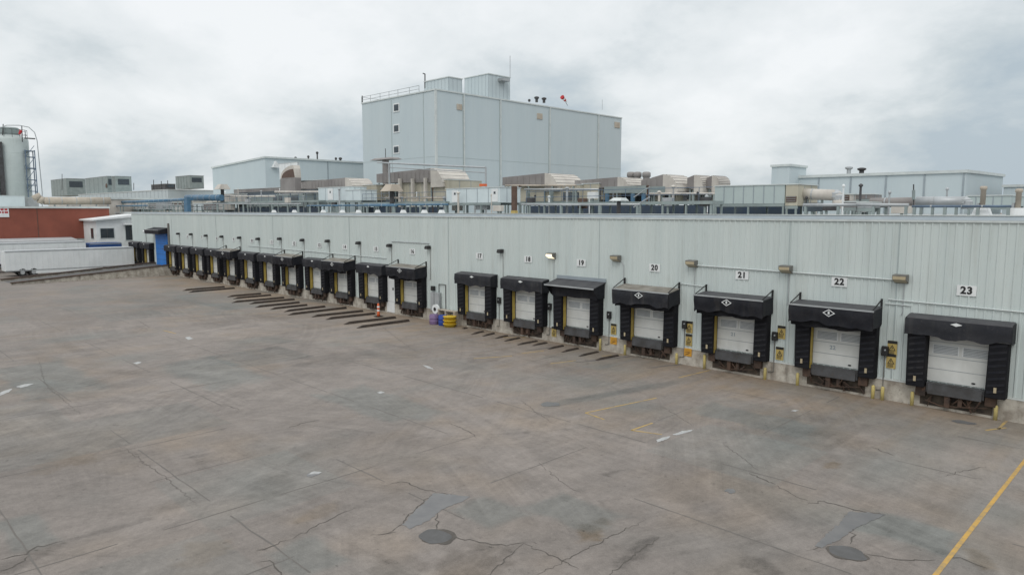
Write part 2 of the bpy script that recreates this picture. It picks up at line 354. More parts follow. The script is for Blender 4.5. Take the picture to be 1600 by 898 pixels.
    def mx(fac, a, b, mode='MIX'):
        o = N.new('ShaderNodeMix'); o.data_type = 'RGBA'; o.blend_type = mode
        for s, v in (('Factor', fac), ('A', a), ('B', b)):
            if isinstance(v, (int, float)): o.inputs[s].default_value = v
            elif isinstance(v, tuple): o.inputs[s].default_value = (*v, 1)
            else: L.new(v, o.inputs[s])
        return o.outputs['Result']
    def mth(op, a, b):
        o = N.new('ShaderNodeMath'); o.operation = op
        for i_, v in enumerate((a, b)):
            if isinstance(v, (int, float)): o.inputs[i_].default_value = v
            else: L.new(v, o.inputs[i_])
        return o.outputs[0]
    c = mx(sp.outputs[1], (.192, .171, .155), (.208, .165, .124))
    c = mx(sp.outputs[2], c, (.150, .152, .142))
    fine = mth('ADD', mth('MULTIPLY', noise(7.5, 8, .75), .42), mth('ADD', mth('MULTIPLY', noise(1.1, 7, .66, (2.6, .5, 1), .7), .34), mth('MULTIPLY', noise(2.2, 7, .7), .34)))
    arcs = None
    for i_, (ax_, ay_) in enumerate([(-31, -52), (-2, -2.5), (-52, 6), (-24, -12.5), (-70, -48), (-13, -44)]):
        d_ = N.new('ShaderNodeVectorMath'); d_.operation = 'DISTANCE'; L.new(ge.outputs['Position'], d_.inputs[0]); d_.inputs[1].default_value = (ax_, ay_, 0)
        w_ = N.new('ShaderNodeTexNoise'); w_.noise_dimensions = '1D'; w_.inputs['Scale'].default_value = 2.6; w_.inputs['Detail'].default_value = 5; w_.inputs['Roughness'].default_value = .72; L.new(mth('ADD', d_.outputs['Value'], i_*37.), w_.inputs['W'])
        mp = N.new('ShaderNodeMapping'); mp.inputs['Location'].default_value = (i_*13.7, i_*7.1, 0); L.new(ge.outputs['Position'], mp.inputs[0])
        k_ = N.new('ShaderNodeTexNoise'); k_.inputs['Scale'].default_value = .16; k_.inputs['Detail'].default_value = 4; L.new(mp.outputs[0], k_.inputs['Vector'])
        r_ = N.new('ShaderNodeMapRange'); r_.inputs[1].default_value = .46; r_.inputs[2].default_value = .62; L.new(k_.outputs['Fac'], r_.inputs[0])
        t_ = mth('MULTIPLY', mth('SUBTRACT', w_.outputs['Fac'], .5), r_.outputs[0]); arcs = t_ if arcs is None else mth('ADD', arcs, t_)
    grain = mth('MULTIPLY', mth('SUBTRACT', noise(30, 4, .8), .5), .5)
    def specks(sc_, p0, p1, amp, off):
        mp = N.new('ShaderNodeMapping'); mp.inputs['Location'].default_value = off; L.new(ge.outputs['Position'], mp.inputs[0])
        t = N.new('ShaderNodeTexNoise'); t.inputs['Scale'].default_value = sc_; t.inputs['Detail'].default_value = 5; t.inputs['Roughness'].default_value = .65; L.new(mp.outputs[0], t.inputs['Vector'])
        r = N.new('ShaderNodeMapRange'); r.inputs[1].default_value = p0; r.inputs[2].default_value = p1; L.new(t.outputs['Fac'], r.inputs[0]); return mth('MULTIPLY', r.outputs[0], amp)
    grain = mth('ADD', grain, mth('ADD', specks(4.2, .64, .72, -.26, (3, 5, 0)), mth('ADD', specks(2.0, .62, .70, -.14, (9, 2, 0)), specks(5.5, .65, .73, .20, (17, 8, 0)))))
    fine = mth('ADD', fine, mth('ADD', grain, mth('MULTIPLY', arcs, .30)))
    k = mth('ADD', mth('MULTIPLY', mth('SUBTRACT', fine, .55), 1.4), mth('ADD', sp.outputs[0], .5))
    sc = N.new('ShaderNodeVectorMath'); sc.operation = 'SCALE'; L.new(c, sc.inputs[0]); L.new(k, sc.inputs['Scale'])
    L.new(sc.outputs[0], P.inputs['Base Color'])
    P.inputs['Roughness'].default_value = .82; P.inputs['Specular IOR Level'].default_value = .3
    b = N.new('ShaderNodeBump'); b.inputs['Strength'].default_value = .5; b.inputs['Distance'].default_value = .02; L.new(noise(9, 8, .7), b.inputs['Height']); L.new(b.outputs[0], P.inputs['Normal'])
    me.materials.append(m); o = bpy.data.objects.new('yard_ground', me); COL.objects.link(o); struct(o)
ground()
def strip_into(mb, pts, w, z, jit=0., seg=.35, taper=False):
    P = [Vector((p[0], p[1], 0)) for p in pts]; out = []
    for a, b in zip(P, P[1:]):
        n = max(1, int((b-a).length/seg))
        for i in range(n): out.append(a.lerp(b, i/n))
    out.append(P[-1])
    if jit:
        for q in out[1:-1]: q.x += random.gauss(0, jit); q.y += random.gauss(0, jit)
    L, R = [], []
    for i, q in enumerate(out):
        d = (out[min(i+1, len(out)-1)]-out[max(i-1, 0)]).normalized(); nn = Vector((-d.y, d.x, 0))
        k = w*(random.uniform(.5, 1.3) if jit else 1)*((1-abs(2*i/max(1, len(out)-1)-1)**3*.9) if taper else 1)
        L.append((*(q+nn*k/2).xy, z)); R.append((*(q-nn*k/2).xy, z))
    n = len(out); mb.add(L+R, [(i+n, i+1+n, i+1, i) for i in range(n-1)])
jm = MB()
for k in range(-8, 1):       # joints along the wall and square to it, silted up in places
    y = k*GY+.8
    if y > -1: continue
    x = -70.
    while x < 2:
        l = random.uniform(2, 7)
        if random.random() < .62: strip_into(jm, [(x, y), (x+l, y)], .045, .004, .012, .6)
        x += l+random.uniform(0, 1.5)
for k in range(-15, 1):
    x = k*GX*.83-.3; y = -37.
    while y < -2:
        l = random.uniform(1.5, 5)
        if random.random() < .38: strip_into(jm, [(x, y), (x, min(y+l, -1))], .04, .0045, .012, .6)
        y += l+random.uniform(0, 2)
struct(jm.build('pavement_joint', 'joint'))
def g(*pp): return [atZ(*p)[:2] for p in pp]
cm = MB()
for pts, w in [(g((605, 833), (628, 818), (640, 805), (672, 775), (682, 768)), .07), (g((610, 756), (628, 752), (660, 764), (684, 769)), .07), (g((684, 769), (700, 771), (722, 777), (735, 775)), .07),
               (g((683, 800), (684, 815), (682, 828)), .07), (g((704, 838), (725, 842), (760, 848), (800, 852), (819, 847)), .07), (g((580, 835), (600, 834), (622, 830)), .06),
               (g((450, 843), (500, 818), (556, 792)), .05), (g((400, 860), (430, 850), (450, 843)), .07), (g((400, 878), (420, 875), (436, 890), (445, 905)), .06),
               (g((0, 874), (40, 865), (48, 860), (60, 852), (98, 845)), .08), (g((0, 892), (30, 882), (44, 868)), .08),
               (g((1260, 860), (1275, 855), (1300, 835), (1325, 810), (1334, 795)), .07), (g((1262, 788), (1285, 782), (1320, 792), (1345, 798), (1384, 803)), .07), (g((1334, 820), (1332, 835), (1328, 850)), .07),
               (g((1350, 864), (1375, 868), (1405, 874), (1450, 876), (1462, 874)), .07), (g((1480, 868), (1510, 875), (1545, 888)), .06), (g((1170, 739), (1190, 748), (1212, 757)), .08), (g((1212, 757), (1240, 772), (1264, 783)), .04),
               (g((1475, 744), (1500, 737), (1540, 728)), .05), (g((1360, 697), (1380, 705), (1398, 712)), .06), (g((355, 633), (375, 640)), .05), (g((445, 670), (470, 662), (500, 655)), .06), (g((700, 660), (735, 675), (745, 684)), .06),
               (g((762, 898), (790, 873), (819, 848)), .05), (g((819, 848), (850, 862), (878, 874), (905, 888)), .05), (g((837, 898), (890, 871), (950, 840), (1010, 810)), .045), (g((808, 622), (840, 645), (870, 664)), .03), (g((660, 440), (640, 545), (690, 590)), .0) if False else (g((1030, 632), (1060, 650), (1085, 668)), .03), (g((1125, 690), (1150, 707), (1185, 735)), .03), (g((840, 720), (868, 745), (905, 772)), .03), (g((940, 905), (1000, 860), (1030, 838)), .05), (g((215, 500), (235, 512)), .05), (g((590, 505), (625, 532), (655, 552)), .03), (g((60, 558), (70, 600), (135, 655)), .03), (g((180, 690), (250, 740), (310, 790)), .03)]:
    strip_into(cm, pts, w*.62, .006, .035, .13, True)
struct(cm.build('pavement_crack', 'crack'))
def blotch(name, c, rx, ry, rot, m, z, rough=.22, n=44, sharp=1.):
    ph = [random.uniform(0, 6.28) for _ in range(6)]; vs = []
    for i in range(n):
        t = 2*math.pi*i/n; r = 1+rough*sum(math.sin(t*(k+1)+ph[k])/(k+1.3) for k in range(6))*.7+random.uniform(-.03, .03)*rough*4
        u, v = rx*r*math.cos(t), ry*r*math.sin(t); vs.append((c[0]+u*math.cos(rot)-v*math.sin(rot), c[1]+u*math.sin(rot)+v*math.cos(rot), z))
    return struct(MB().add(vs, [tuple(range(n))]).build(name, m))
def poly(name, pts, m, z, jit=.022):
    P = [Vector(atZ(*p)[:2]) for p in pts]; out = []
    for a, c in zip(P, P[1:]+P[:1]):
        n = max(1, int((c-a).length/.09))
        for i in range(n): q = a.lerp(c, i/n); out.append((q.x+random.gauss(0, jit), q.y+random.gauss(0, jit), z))
    return struct(MB().add(out, [tuple(range(len(out)))]).build(name, m))
blotch('pavement_patch', atZ(682, 838), .43, .39, 0, 'patch', .011, .2)
blotch('pavement_patch', atZ(1327, 864), .41, .37, 0, 'patch', .011, .2)
poly('damp_patch', [(722, 783), (735, 776), (706, 772), (678, 770), (664, 784), (640, 806), (630, 820), (640, 826), (672, 812), (690, 796)], 'wet', .0085)
poly('damp_patch', [(1366, 812), (1384, 804), (1352, 800), (1326, 799), (1312, 816), (1288, 838), (1274, 852), (1284, 855), (1314, 842), (1334, 826)], 'wet', .0085)
blotch('damp_patch', atZ(860, 632), .36, .42, 0, 'wet', .0085, .4)
blotch('damp_patch', atZ(1507, 660), .40, .26, .3, 'wet', .0085, .3)
blotch('damp_patch', atZ(490, 741), .16, .26, .3, 'wet', .0085, .3)
blotch('damp_patch', atZ(1140, 767), .14, .2, .3, 'wet', .0085, .4)
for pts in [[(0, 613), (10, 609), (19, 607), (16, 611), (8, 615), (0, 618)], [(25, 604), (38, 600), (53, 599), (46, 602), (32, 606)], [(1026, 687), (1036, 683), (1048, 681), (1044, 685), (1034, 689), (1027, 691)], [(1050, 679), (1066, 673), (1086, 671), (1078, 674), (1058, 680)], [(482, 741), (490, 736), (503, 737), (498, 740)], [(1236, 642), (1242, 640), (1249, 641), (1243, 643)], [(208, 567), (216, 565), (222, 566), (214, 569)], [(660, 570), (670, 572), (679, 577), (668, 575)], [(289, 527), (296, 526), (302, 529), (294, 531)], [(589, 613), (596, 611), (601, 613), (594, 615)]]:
    poly('pale_patch', pts, 'palepatch', .009, .012)  # irregular pale matte patches lying flat on the concrete
blotch('pavement_patch', atZ(682, 838), .47, .43, 0, 'crack', .0095, .25, 70); blotch('pavement_patch', atZ(1327, 864), .45, .41, 0, 'crack', .0095, .25, 70)
def line(pts, w, m, z=.005, jit=0.): b = MB(); strip_into(b, pts, w, z, 0, .3); struct(b.build('painted_line', m))
line([(-4.12, -3.0), (-4.12, -26)], .115, 'line', .0065, .006)
line([(-17.75, -7.2), (-18.55, -11.4)], .09, 'faded', .0065, .01); line([(-18.55, -11.4), (-17.4, -11.6)], .09, 'faded', .0065, .01)
line([(-15.75, -12.0), (-15.70, -10.6)], .10, 'faded', .0065, .01); line([(-15.75, -12.0), (-14.6, -11.6)], .10, 'faded', .0065, .01)
for px0, px1 in [((740, 560), (800, 556)), ((860, 568), (900, 563)), ((940, 556), (1000, 552)), ((815, 552), (850, 548)), ((1060, 590), (1110, 578)), ((1540, 672), (1572, 668)), ((255, 516), (275, 521)), ((780, 527), (840, 527)), ((1575, 655), (1560, 670))]:
    line([atZ(*px0)[:2], atZ(*px1)[:2]], .10, 'faded', .0065, .01)

# ------------------------------------------------------------------ WAREHOUSE (the long dock building)
XL, XR, ROOF = -114.5, 16.0, 8.2
wh = thing('warehouse', 'long pale green-grey ribbed metal warehouse with the row of loading docks', 'warehouse', (-50, 0, 0))
b = MB(); prof = []; x = XL; per = .305
while x < XR:
    prof += [(x, 0), (x+per*.62, 0), (x+per*.72, -.035), (x+per*.90, -.035)]; x += per
prof.append((x, 0)); XR = x
n = len(prof); b.add([(p, q, 1.0) for p, q in prof]+[(p, q, 8.1) for p, q in prof], [(i, i+1, i+1+n, i+n) for i in range(n-1)])
b.build('wall_cladding', 'siding', wh)
MB().box(XL, XR, .03, .2, 1.0, 8.1).build('wall_backing', 'siding', wh)
MB().box(XL, XR, -.055, .3, -.2, 1.0).build('foundation', 'concrete', wh)
b = MB(); b.prism([(-.075, 8.1), (-.075, 8.19), (.0, 8.19), (.0, 8.1)], 'x', XL-.05, XR); b.build('gutter_trim', 'trim', wh)
b = MB(); b.prism([(-.05, 8.193), (.10, 8.37), (.16, 8.37), (.16, 8.193)], 'x', XL-.05, XR); b.build('fascia', 'fascia', wh)
b = MB(); b.prism([(.06, 8.372), (.06, 8.41), (.5, 8.41), (.5, 8.372)], 'x', XL-.05, XR); b.build('coping', 'trim', wh)
MB().box(XL, XR, .2, 60, 8.0, ROOF).build('roof', 'membrane', wh)
b = MB(); b.box(XL, XL+.3, .21, 60, 0, 7.99); b.build('end_wall', 'siding', wh)
b = MB()
for xx in (-98.3, -84, -69.6, -55, -41.2, -26.8, -14.95, -10.0): b.box(xx-.016, xx+.016, -.043, -.036, 1.02, 8.09)
b.build('panel_joint', 'seam', wh)
b = MB(); b.box(XL, XR, -.072, -.056, .93, 1.0); b.build('base_flashing', 'trim', wh)
# recessed wing at the far end
wing = thing('warehouse_wing', 'pale set-back wing of the warehouse behind the white guardhouse', 'building', (-124, 5, 0))
MB().box(-137, XL-.02, 4.2, 40, 0, 8.1).build('wall', 'siding', wing); MB().box(-137.1, XL-.02, 4.1, 40.1, 8.103, 8.35).build('roof_edge', 'trim', wing)

# ------------------------------------------------------------------ loading docks
def emblem(t, y, z, s=1.0, slope=0):
    def ring(r0, r1): 
        a = [(1, 0), (0, .62), (-1, 0), (0, -.62)]
        vs = [(r1*p*s, y, z+r1*q*s) for p, q in a]+[(r0*p*s, y, z+r0*q*s) for p, q in a]
        return vs, [(i, (i+1) % 4, (i+1) % 4+4, i+4) for i in range(4)]
    m = MB().add(*ring(.23, .30)); m2 = text('S', .2*s, 'whitepaint', t, (t['_w'][0], t['_w'][1]+y-.004, t['_w'][2]+z), .012, .004, 'emblem_letter')
    m.v = [(p[0]+t['_w'][0], p[1]+t['_w'][1], p[2]+t['_w'][2]) for p in m.v]; e = m.build('emblem', 'whitepaint', t)
    m2.parent = e
def wavy(mb, pts_top, drop, amp, n, seed):
    """hanging cloth between top points, lower edge uneven, slightly billowed"""
    r = random.Random(seed); vs = []; rows = 6
    P = [Vector(p) for p in pts_top]; ln = [0]
    for a, c in zip(P, P[1:]): ln.append(ln[-1]+(c-a).length)
    for j in range(rows+1):
        for i in range(n+1):
            s = ln[-1]*i/n; k = max(q for q in range(len(P)-1) if ln[q] <= s+1e-6); p = P[k].lerp(P[k+1], (s-ln[k])/(ln[k+1]-ln[k]))
            d = drop if not callable(drop) else drop(i/n)
            t = j/rows; vs.append((p.x, p.y+amp*(math.sin(i*.83+seed)+.6*math.sin(i*2.1+seed*2))*t-amp*1.2*math.sin(t*5+.5*math.sin(i*.5+seed)), p.z-d*t-(r.uniform(0, .035)+.03*math.sin(i*.7+seed))*(j == rows)))
    mb.add(vs, [(j*(n+1)+i, j*(n+1)+i+1, (j+1)*(n+1)+i+1, (j+1)*(n+1)+i) for j in range(rows) for i in range(n)])
def dock(kind, x, label, seed=1, number=None, roof='canopytop', strip=True, emb=True):
    t = thing('loading_dock', label, 'loading dock', (x, 0, 0), 'loading docks along the warehouse wall'); R = random.Random(seed); VI = 'vinylgrey' if seed in (17, 18, 15, 23, 20) else 'vinyl'
    X = lambda a: x+a
    # sectional door
    d = MB().box(X(-1.24), X(1.24), -.06, -.037, 1.22, 3.45).build('dock_door', 'door', t)
    lb = MB()
    for s in (-1, 1):
        cx = X(.08+s*.56)
        lb.box(cx-.5, cx+.5, -.072, -.0605, 2.43, 2.84)
    fr = lb.build('louver_frame', 'whitepaint', d); sl = MB()
    for s in (-1, 1):
        cx = X(.08+s*.56)
        for k in range(6): sl.hexa([(cx-.46, -.088, 2.455+k*.063), (cx+.46, -.088, 2.455+k*.063), (cx+.46, -.0725, 2.475+k*.063), (cx-.46, -.0725, 2.475+k*.063)],
                                   [(cx-.46, -.088, 2.468+k*.063), (cx+.46, -.088, 2.468+k*.063), (cx+.46, -.0725, 2.497+k*.063), (cx-.46, -.0725, 2.497+k*.063)])
    sl.build('louver_slat', 'slat', d)
    ls = MB()
    for z in (1.75, 2.3, 2.95): ls.box(X(-1.22), X(1.22), -.0655, -.0603, z, z+.03)
    ls.build('panel_line', 'slat', d)
    MB().box(X(.55), X(.68), -.09, -.0605, 1.32, 1.38).build('door_handle', 'black', d)
    if number: text(number, .26, 'fascia', d, (X(-.2), -.068, 2.08), .008, .006, 'door_number')
    # side pads
    for s in (-1, 1):
        a, c = sorted((s*1.12, s*1.84)); pb = MB()
        dep = .55 if kind != 'canopy' else .48
        pb.hexa([(X(a), -dep, .95), (X(c), -dep, .95), (X(c), -.04, .95), (X(a), -.04, .95)],
                [(X(a+.04*s), -dep-.02, 3.5), (X(c), -dep-.02, 3.5), (X(c), -.04, 3.5), (X(a), -.04, 3.5)])
        p = pb.build('side_pad', 'rubber', t, .03)
        pl = MB()
        for k in range(9):   # stitched wear pleats
            z = 1.12+k*.27; pl.hexa([(X(a+.06), -dep-.028, z), (X(c-.05), -dep-.028, z+.14), (X(c-.05), -dep+.02, z+.14), (X(a+.06), -dep+.02, z)],
                                    [(X(a+.06), -dep-.03, z+.10), (X(c-.05), -dep-.03, z+.24), (X(c-.05), -dep+.02, z+.24), (X(a+.06), -dep+.02, z+.10)])
        pl.build('wear_pleat', 'vinyl', p)
        if s < 0 and strip:
            MB().box(X(a+.72), X(a+.735), -.40, -.14, 1.0, 3.3).build('guide_strip', 'strip', p)
        MB().box(X(s*1.48-.05), X(s*1.48+.05), -dep-.05, -dep-.035, 1.2, 1.42).build('reflector', 'tanlamp', p)
    # leveller, bumpers and what hangs under them
    lv = MB().box(X(-1.08), X(1.08), -.34, -.057, .74, 1.17).build('leveller', 'steel', t, .01)
    MB().hexa([(X(-1.0), -.42, .70), (X(1.0), -.42, .70), (X(1.0), -.345, .70), (X(-1.0), -.345, .70)], [(X(-1.0), -.37, 1.12), (X(1.0), -.37, 1.12), (X(1.0), -.345, 1.12), (X(-1.0), -.345, 1.12)]).build('leveller_lip', 'steel', lv)
    for s in (-1, 1): MB().box(X(s*1.3-.2), X(s*1.3+.2), -.30, -.057, .52, .96).build('bumper', 'rust', t, .02)
    MB().box(X(-1.35), X(1.35), -.075, -.057, .12, .70).build('pit_plate', 'pit', t)
    u = MB()
    for k in range(9):
        xa = R.uniform(-1.15, 1.15); u.tube((X(xa), -R.uniform(.12, .42), R.uniform(.55, .72)), (X(xa+R.uniform(-.3, .3)), -R.uniform(.1, .3), R.uniform(.08, .4)), R.uniform(.02, .05), 6)
    u.box(X(-.35), X(-.15), -.36, -.08, .2, .72); u.box(X(.15), X(.3), -.33, -.08, .3, .72)
    u.path([(X(-1.1), -.2, .35), (X(-.5), -.3, .22), (X(.3), -.3, .3), (X(1.2), -.2, .42)], .025, 6)
    u.build('restraint_linkage', 'rust', t)
    if kind == 'box':
        MB().prism([(-.66, 3.98), (-.60, 4.03), (-.04, 4.12), (-.04, 3.27), (-.66, 3.27)], 'x', X(-1.93), X(1.93)).build('head_frame', 'canopydark', t, .03)
        h = MB(); wavy(h, [(X(-1.95), -.73, 3.97), (X(1.95), -.73, 3.97)], lambda u_: .72+.05*math.sin(u_*7+seed)-.04*math.sin(u_*17+seed), .018, 30, seed); hc = h.build('head_curtain', VI, t, 0, True)
        for s in (-1, 1):
            q = MB(); q.add([(X(s*1.955), -.73, 3.96), (X(s*1.955), -.04, 4.1), (X(s*1.955), -.04, 3.22), (X(s*1.955), -.73, 3.24)], [(0, 1, 2, 3)]); q.build('side_flap', 'vinyl', t)
        if emb: 
            e = MB(); a = [(.22, 0), (0, .075), (-.22, 0), (0, -.075)]; e.prism([(X(p), 3.86+q) for p, q in a], 'y', -.775, -.765); e.build('emblem', 'whitepaint', hc)
    elif kind == 'canopy':
        dz = R.uniform(-.05, .05); fz = 4.12+dz
        MB().hexa([(X(-1.9), -1.22, fz-.03), (X(1.9), -1.22, fz-.03), (X(1.9), -.04, 4.24), (X(-1.9), -.04, 4.24)],
                  [(X(-1.9), -1.22, fz), (X(1.9), -1.22, fz), (X(1.9), -.04, 4.27), (X(-1.9), -.04, 4.27)]).build('canopy_top', roof, t)
        MB().box(X(-1.93), X(1.93), -1.27, -1.225, fz-.05, fz+.02).build('canopy_edge', 'galv', t)
        h = MB(); wavy(h, [(X(-1.91), -1.24, fz-.03), (X(1.91), -1.24, fz-.03)], lambda u_: .78+.06*math.sin(u_*6+seed)+.04*math.sin(u_*15+2*seed), .028, 34, seed); hc = h.build('head_curtain', VI, t, 0, True)
        h = MB(); wavy(h, [(X(-1.85), -1.05, fz-.1), (X(1.85), -1.05, fz-.1)], .92, .03, 20, seed+2); h.build('inner_curtain', 'rubber', t)
        for s in (-1, 1):
            q = MB(); wavy(q, [(X(s*1.91), -1.24, fz-.03), (X(s*1.91), -.04, 4.22)], lambda u_: .82-.05*u_, .02, 8, seed+s); q.build('side_curtain', 'vinyl', t)
            br = MB(); br.box(X(s*1.86-.04), X(s*1.86+.04), -.11, -.037, 4.2, 4.62); br.tube((X(s*1.86), -.09, 4.58), (X(s*1.86), -1.2, fz+.03), .028, 8); br.build('bracket', 'black', t)
        if emb: emblem(t, -1.30, fz-.26, .95)
    else:   # sheet-metal awning
        MB().hexa([(X(-1.98), -1.25, 3.90), (X(1.98), -1.25, 3.90), (X(1.98), -.04, 4.20), (X(-1.98), -.04, 4.20)],
                  [(X(-1.98), -1.25, 3.935), (X(1.98), -1.25, 3.935), (X(1.98), -.04, 4.235), (X(-1.98), -.04, 4.235)]).build('awning_sheet', 'canopydark', t)
        MB().box(X(-2.0), X(2.0), -1.285, -1.253, 3.86, 3.945).build('awning_edge', 'galv', t)
        MB().box(X(-2.0), X(2.0), -.06, -.037, 4.24, 4.45).build('wall_flashing', 'fascia', t)
        h = MB(); wavy(h, [(X(-1.85), -.72, 3.99), (X(1.85), -.72, 3.99)], .78, .02, 20, seed); h.build('head_curtain', 'vinyl', t)
        for s in (-1, 1): q = MB(); q.add([(X(s*1.9), -1.24, 3.9), (X(s*1.9), -.04, 4.2), (X(s*1.9), -.04, 3.25), (X(s*1.9), -.72, 3.25)], [(0, 1, 2, 3)]); q.build('side_flap', 'vinyl', t)
    remember(t); return t
DX = {23: -7.42, 22: -12.42, 21: -17.55, 20: -22.95, 19: -28.22, 18: -32.85, 17: -37.75, 16: -45.75, 15: -51.0, 14: -55.95, 13: -60.4, 12: -65.3, 11: -70.1, 10: -74.75, 9: -79.4, 8: -84.0, 7: -88.5, 6: -93.1, 5: -97.6}
LAB = {23: 'loading dock under the number 23 sign with a boxy black head and stitched pads', 22: 'loading dock under the number 22 sign with black canopy and white diamond', 21: 'loading dock under the number 21 sign with black canopy and white diamond',
       20: 'loading dock under the number 20 sign with pale-topped black canopy', 19: 'loading dock under the number 19 sign with a dark sheet-metal awning', 18: 'loading dock under the number 18 sign with a boxy black head', 17: 'loading dock under the number 17 sign with a boxy black head',
       16: 'loading dock under the number 16 sign with pale-topped canopy', 15: 'loading dock under the number 15 sign with a boxy black head', 14: 'loading dock under the number 14 sign with pale-topped canopy', 13: 'loading dock under the number 13 sign with a boxy black head', 12: 'loading dock under the number 12 sign with pale-topped canopy',
       11: 'loading dock under the number 11 sign, boxy head beside a wider canopy', 10: 'loading dock under the number 10 sign, boxy head right of a canopy dock', 9: 'loading dock under the number 9 sign with pale-topped canopy', 8: 'loading dock under the number 8 sign, boxy head left of a canopy dock',
       7: 'loading dock under the number 7 sign, third boxy head right of the blue door', 6: 'loading dock under the number 6 sign, second boxy head right of the blue door', 5: 'loading dock with boxy black head immediately right of the tall blue door'}
KIND = {23: 'box', 22: 'canopy', 21: 'canopy', 20: 'canopy', 19: 'awning', 18: 'box', 17: 'box', 16: 'canopy', 15: 'box', 14: 'canopy', 13: 'box', 12: 'canopy', 9: 'canopy'}
ROOFM = {22: 'canopydark', 21: 'canopydark'}
for k in (23, 22, 21, 20, 19, 18, 17, 16): dock(KIND[k], DX[k], LAB[k], k, str(k) if k in (21, 22) else None, ROOFM.get(k, 'canopytop'), strip=k != 23)
pbox = dock('box', DX[15], LAB[15], 15); pcan = dock('canopy', DX[14], LAB[14], 14)
for k in (13, 11, 10, 8, 7, 6, 5): dup(pbox, (DX[k], 0, 0), LAB[k])
for k in (12, 9): dup(pcan, (DX[k], 0, 0), LAB[k])
dup(pbox, (-107.3, 0, 0), 'loading dock with boxy black head left of the tall blue door')
dup(pbox, (-112.2, 0, 0), 'loading dock that the white semi-trailer is backed up to')
# door number signs
for k in range(6, 24):
    x = {16: -45.69, 17: -37.68, 18: -32.81, 19: -28.19, 20: -22.75, 21: -17.38, 22: -12.47, 23: -7.29}.get(k, DX[k]+.2); z = 5.33 if k < 21 else 5.25
    s = thing('number_sign', f'white wall sign with black number {k} above its dock', 'sign', (x, -.04, z), 'dock number signs')
    w = .36 if k > 9 else .24
    MB().box(x-w, x+w, -.058, -.037, z-.22, z+.22).build('sign_board', 'whitepaint', s)
    text(str(k), .42, 'black', s, (x, -.064, z), .018, .008, 'digits')

# ------------------------------------------------------------------ wall fittings
LAMPS = [(-95.7, 5.53), (-91.4, 5.55), (-86.7, 5.5), (-82.1, 5.5), (-77.4, 5.5), (-72.8, 5.5), (-67.9, 5.65), (-63.2, 5.65), (-58.5, 5.7), (-53.3, 5.69), (-48.65, 5.63), (-43.5, 5.66), (-35.35, 5.7), (-30.6, 5.65), (-25.4, 5.73), (-20.26, 5.69), (-15.0, 5.69), (-9.8, 5.57)]
nums = sorted(DX)
for i, (x, z) in enumerate(LAMPS):
    lo = max([k for k in nums if DX[k] < x]); hi = min([k for k in nums if DX[k] > x]); small = x < -33
    st = 'small dark hooded wall lamp' if small else ('glowing floodlight with lit lens' if i == 13 else 'boxy tan wall floodlight')
    t = thing('wall_lamp', f'{st} between docks {lo} and {hi}', 'wall lamp', (x, -.04, z), 'wall lamps above the docks')
    if small:
        MB().hexa([(x-.18, -.42, z-.02), (x+.18, -.42, z-.02), (x+.18, -.04, z-.02), (x-.18, -.04, z-.02)], [(x-.16, -.36, z+.2), (x+.16, -.36, z+.2), (x+.16, -.04, z+.22), (x-.16, -.04, z+.22)]).build('housing', 'lampdark', t)
        MB().box(x-.14, x+.14, -.38, -.1, z-.05, z-.021).build('lens', 'glass', t)
    else:
        MB().hexa([(x-.29, -.42, z), (x+.29, -.42, z), (x+.29, -.04, z-.2), (x-.29, -.04, z-.2)], [(x-.29, -.42, z+.2), (x+.29, -.42, z+.2), (x+.29, -.04, z+.22), (x-.29, -.04, z+.22)]).build('housing', 'lampshell', t, .015)
        MB().hexa([(x-.26, -.432, z+.0), (x+.26, -.432, z+.0), (x+.26, -.13, z-.16), (x-.26, -.13, z-.16)], [(x-.26, -.432, z+.14), (x+.26, -.432, z+.14), (x+.26, -.40, z+.12), (x-.26, -.40, z+.12)]).build('lens', 'lit' if i == 13 else 'tanlamp', t)
    zb = 3.2 if small else 3.95
    if i == 14: MB().path([(x+.3, -.06, z-.1), (x+.5, -.06, z-.35), (x+.5, -.06, 4.3)], .018, 6).build('conduit', 'galv', t)
    else: MB().path([(x+.12, -.06, z-.1), (x+.12, -.06, zb+.1), (x+.05, -.06, zb)], .018, 6).build('conduit', 'lampshell' if small else 'galv', t)
def pipe(name, label, pts, r, m='trim'): tag(MB().path(pts, r, 8).build(name, m), label, 'conduit')
pipe('wall_conduit', 'pale horizontal conduit joining the floodlights right of dock 21', [(-20.0, -.07, 5.62), (-9.95, -.07, 5.52)], .035)
pipe('wall_conduit', 'thin horizontal conduit on the wall above the number 16 sign', [(-48.5, -.06, 6.05), (-43.5, -.06, 6.05)], .03, 'galv')
pipe('wall_conduit', 'long pale conduit running over the head of dock 23 to the frame edge', [(-10.3, -.06, 4.62), (-2, -.06, 4.5)], .03)
pipe('wall_conduit', 'short pale conduit on the wall right of the pale-topped canopy of dock 20', [(-21.0, -.06, 4.55), (-19.6, -.06, 4.5)], .025)
pipe('wall_conduit', 'short pale conduit on the wall between docks 22 and 23', [(-10.4, -.06, 4.42), (-9.35, -.06, 4.42)], .025)
pipe('wall_conduit', 'long pale conduit on the wall over the far docks, 11 to 15', [(-75.5, -.06, 4.75), (-49.3, -.06, 4.62)], .03)
pipe('wall_conduit', 'dark downpipe on the wall just right of the tall blue door', [(-99.3, -.1, 3.9), (-99.3, -.1, 6.9)], .14, 'lampshell')
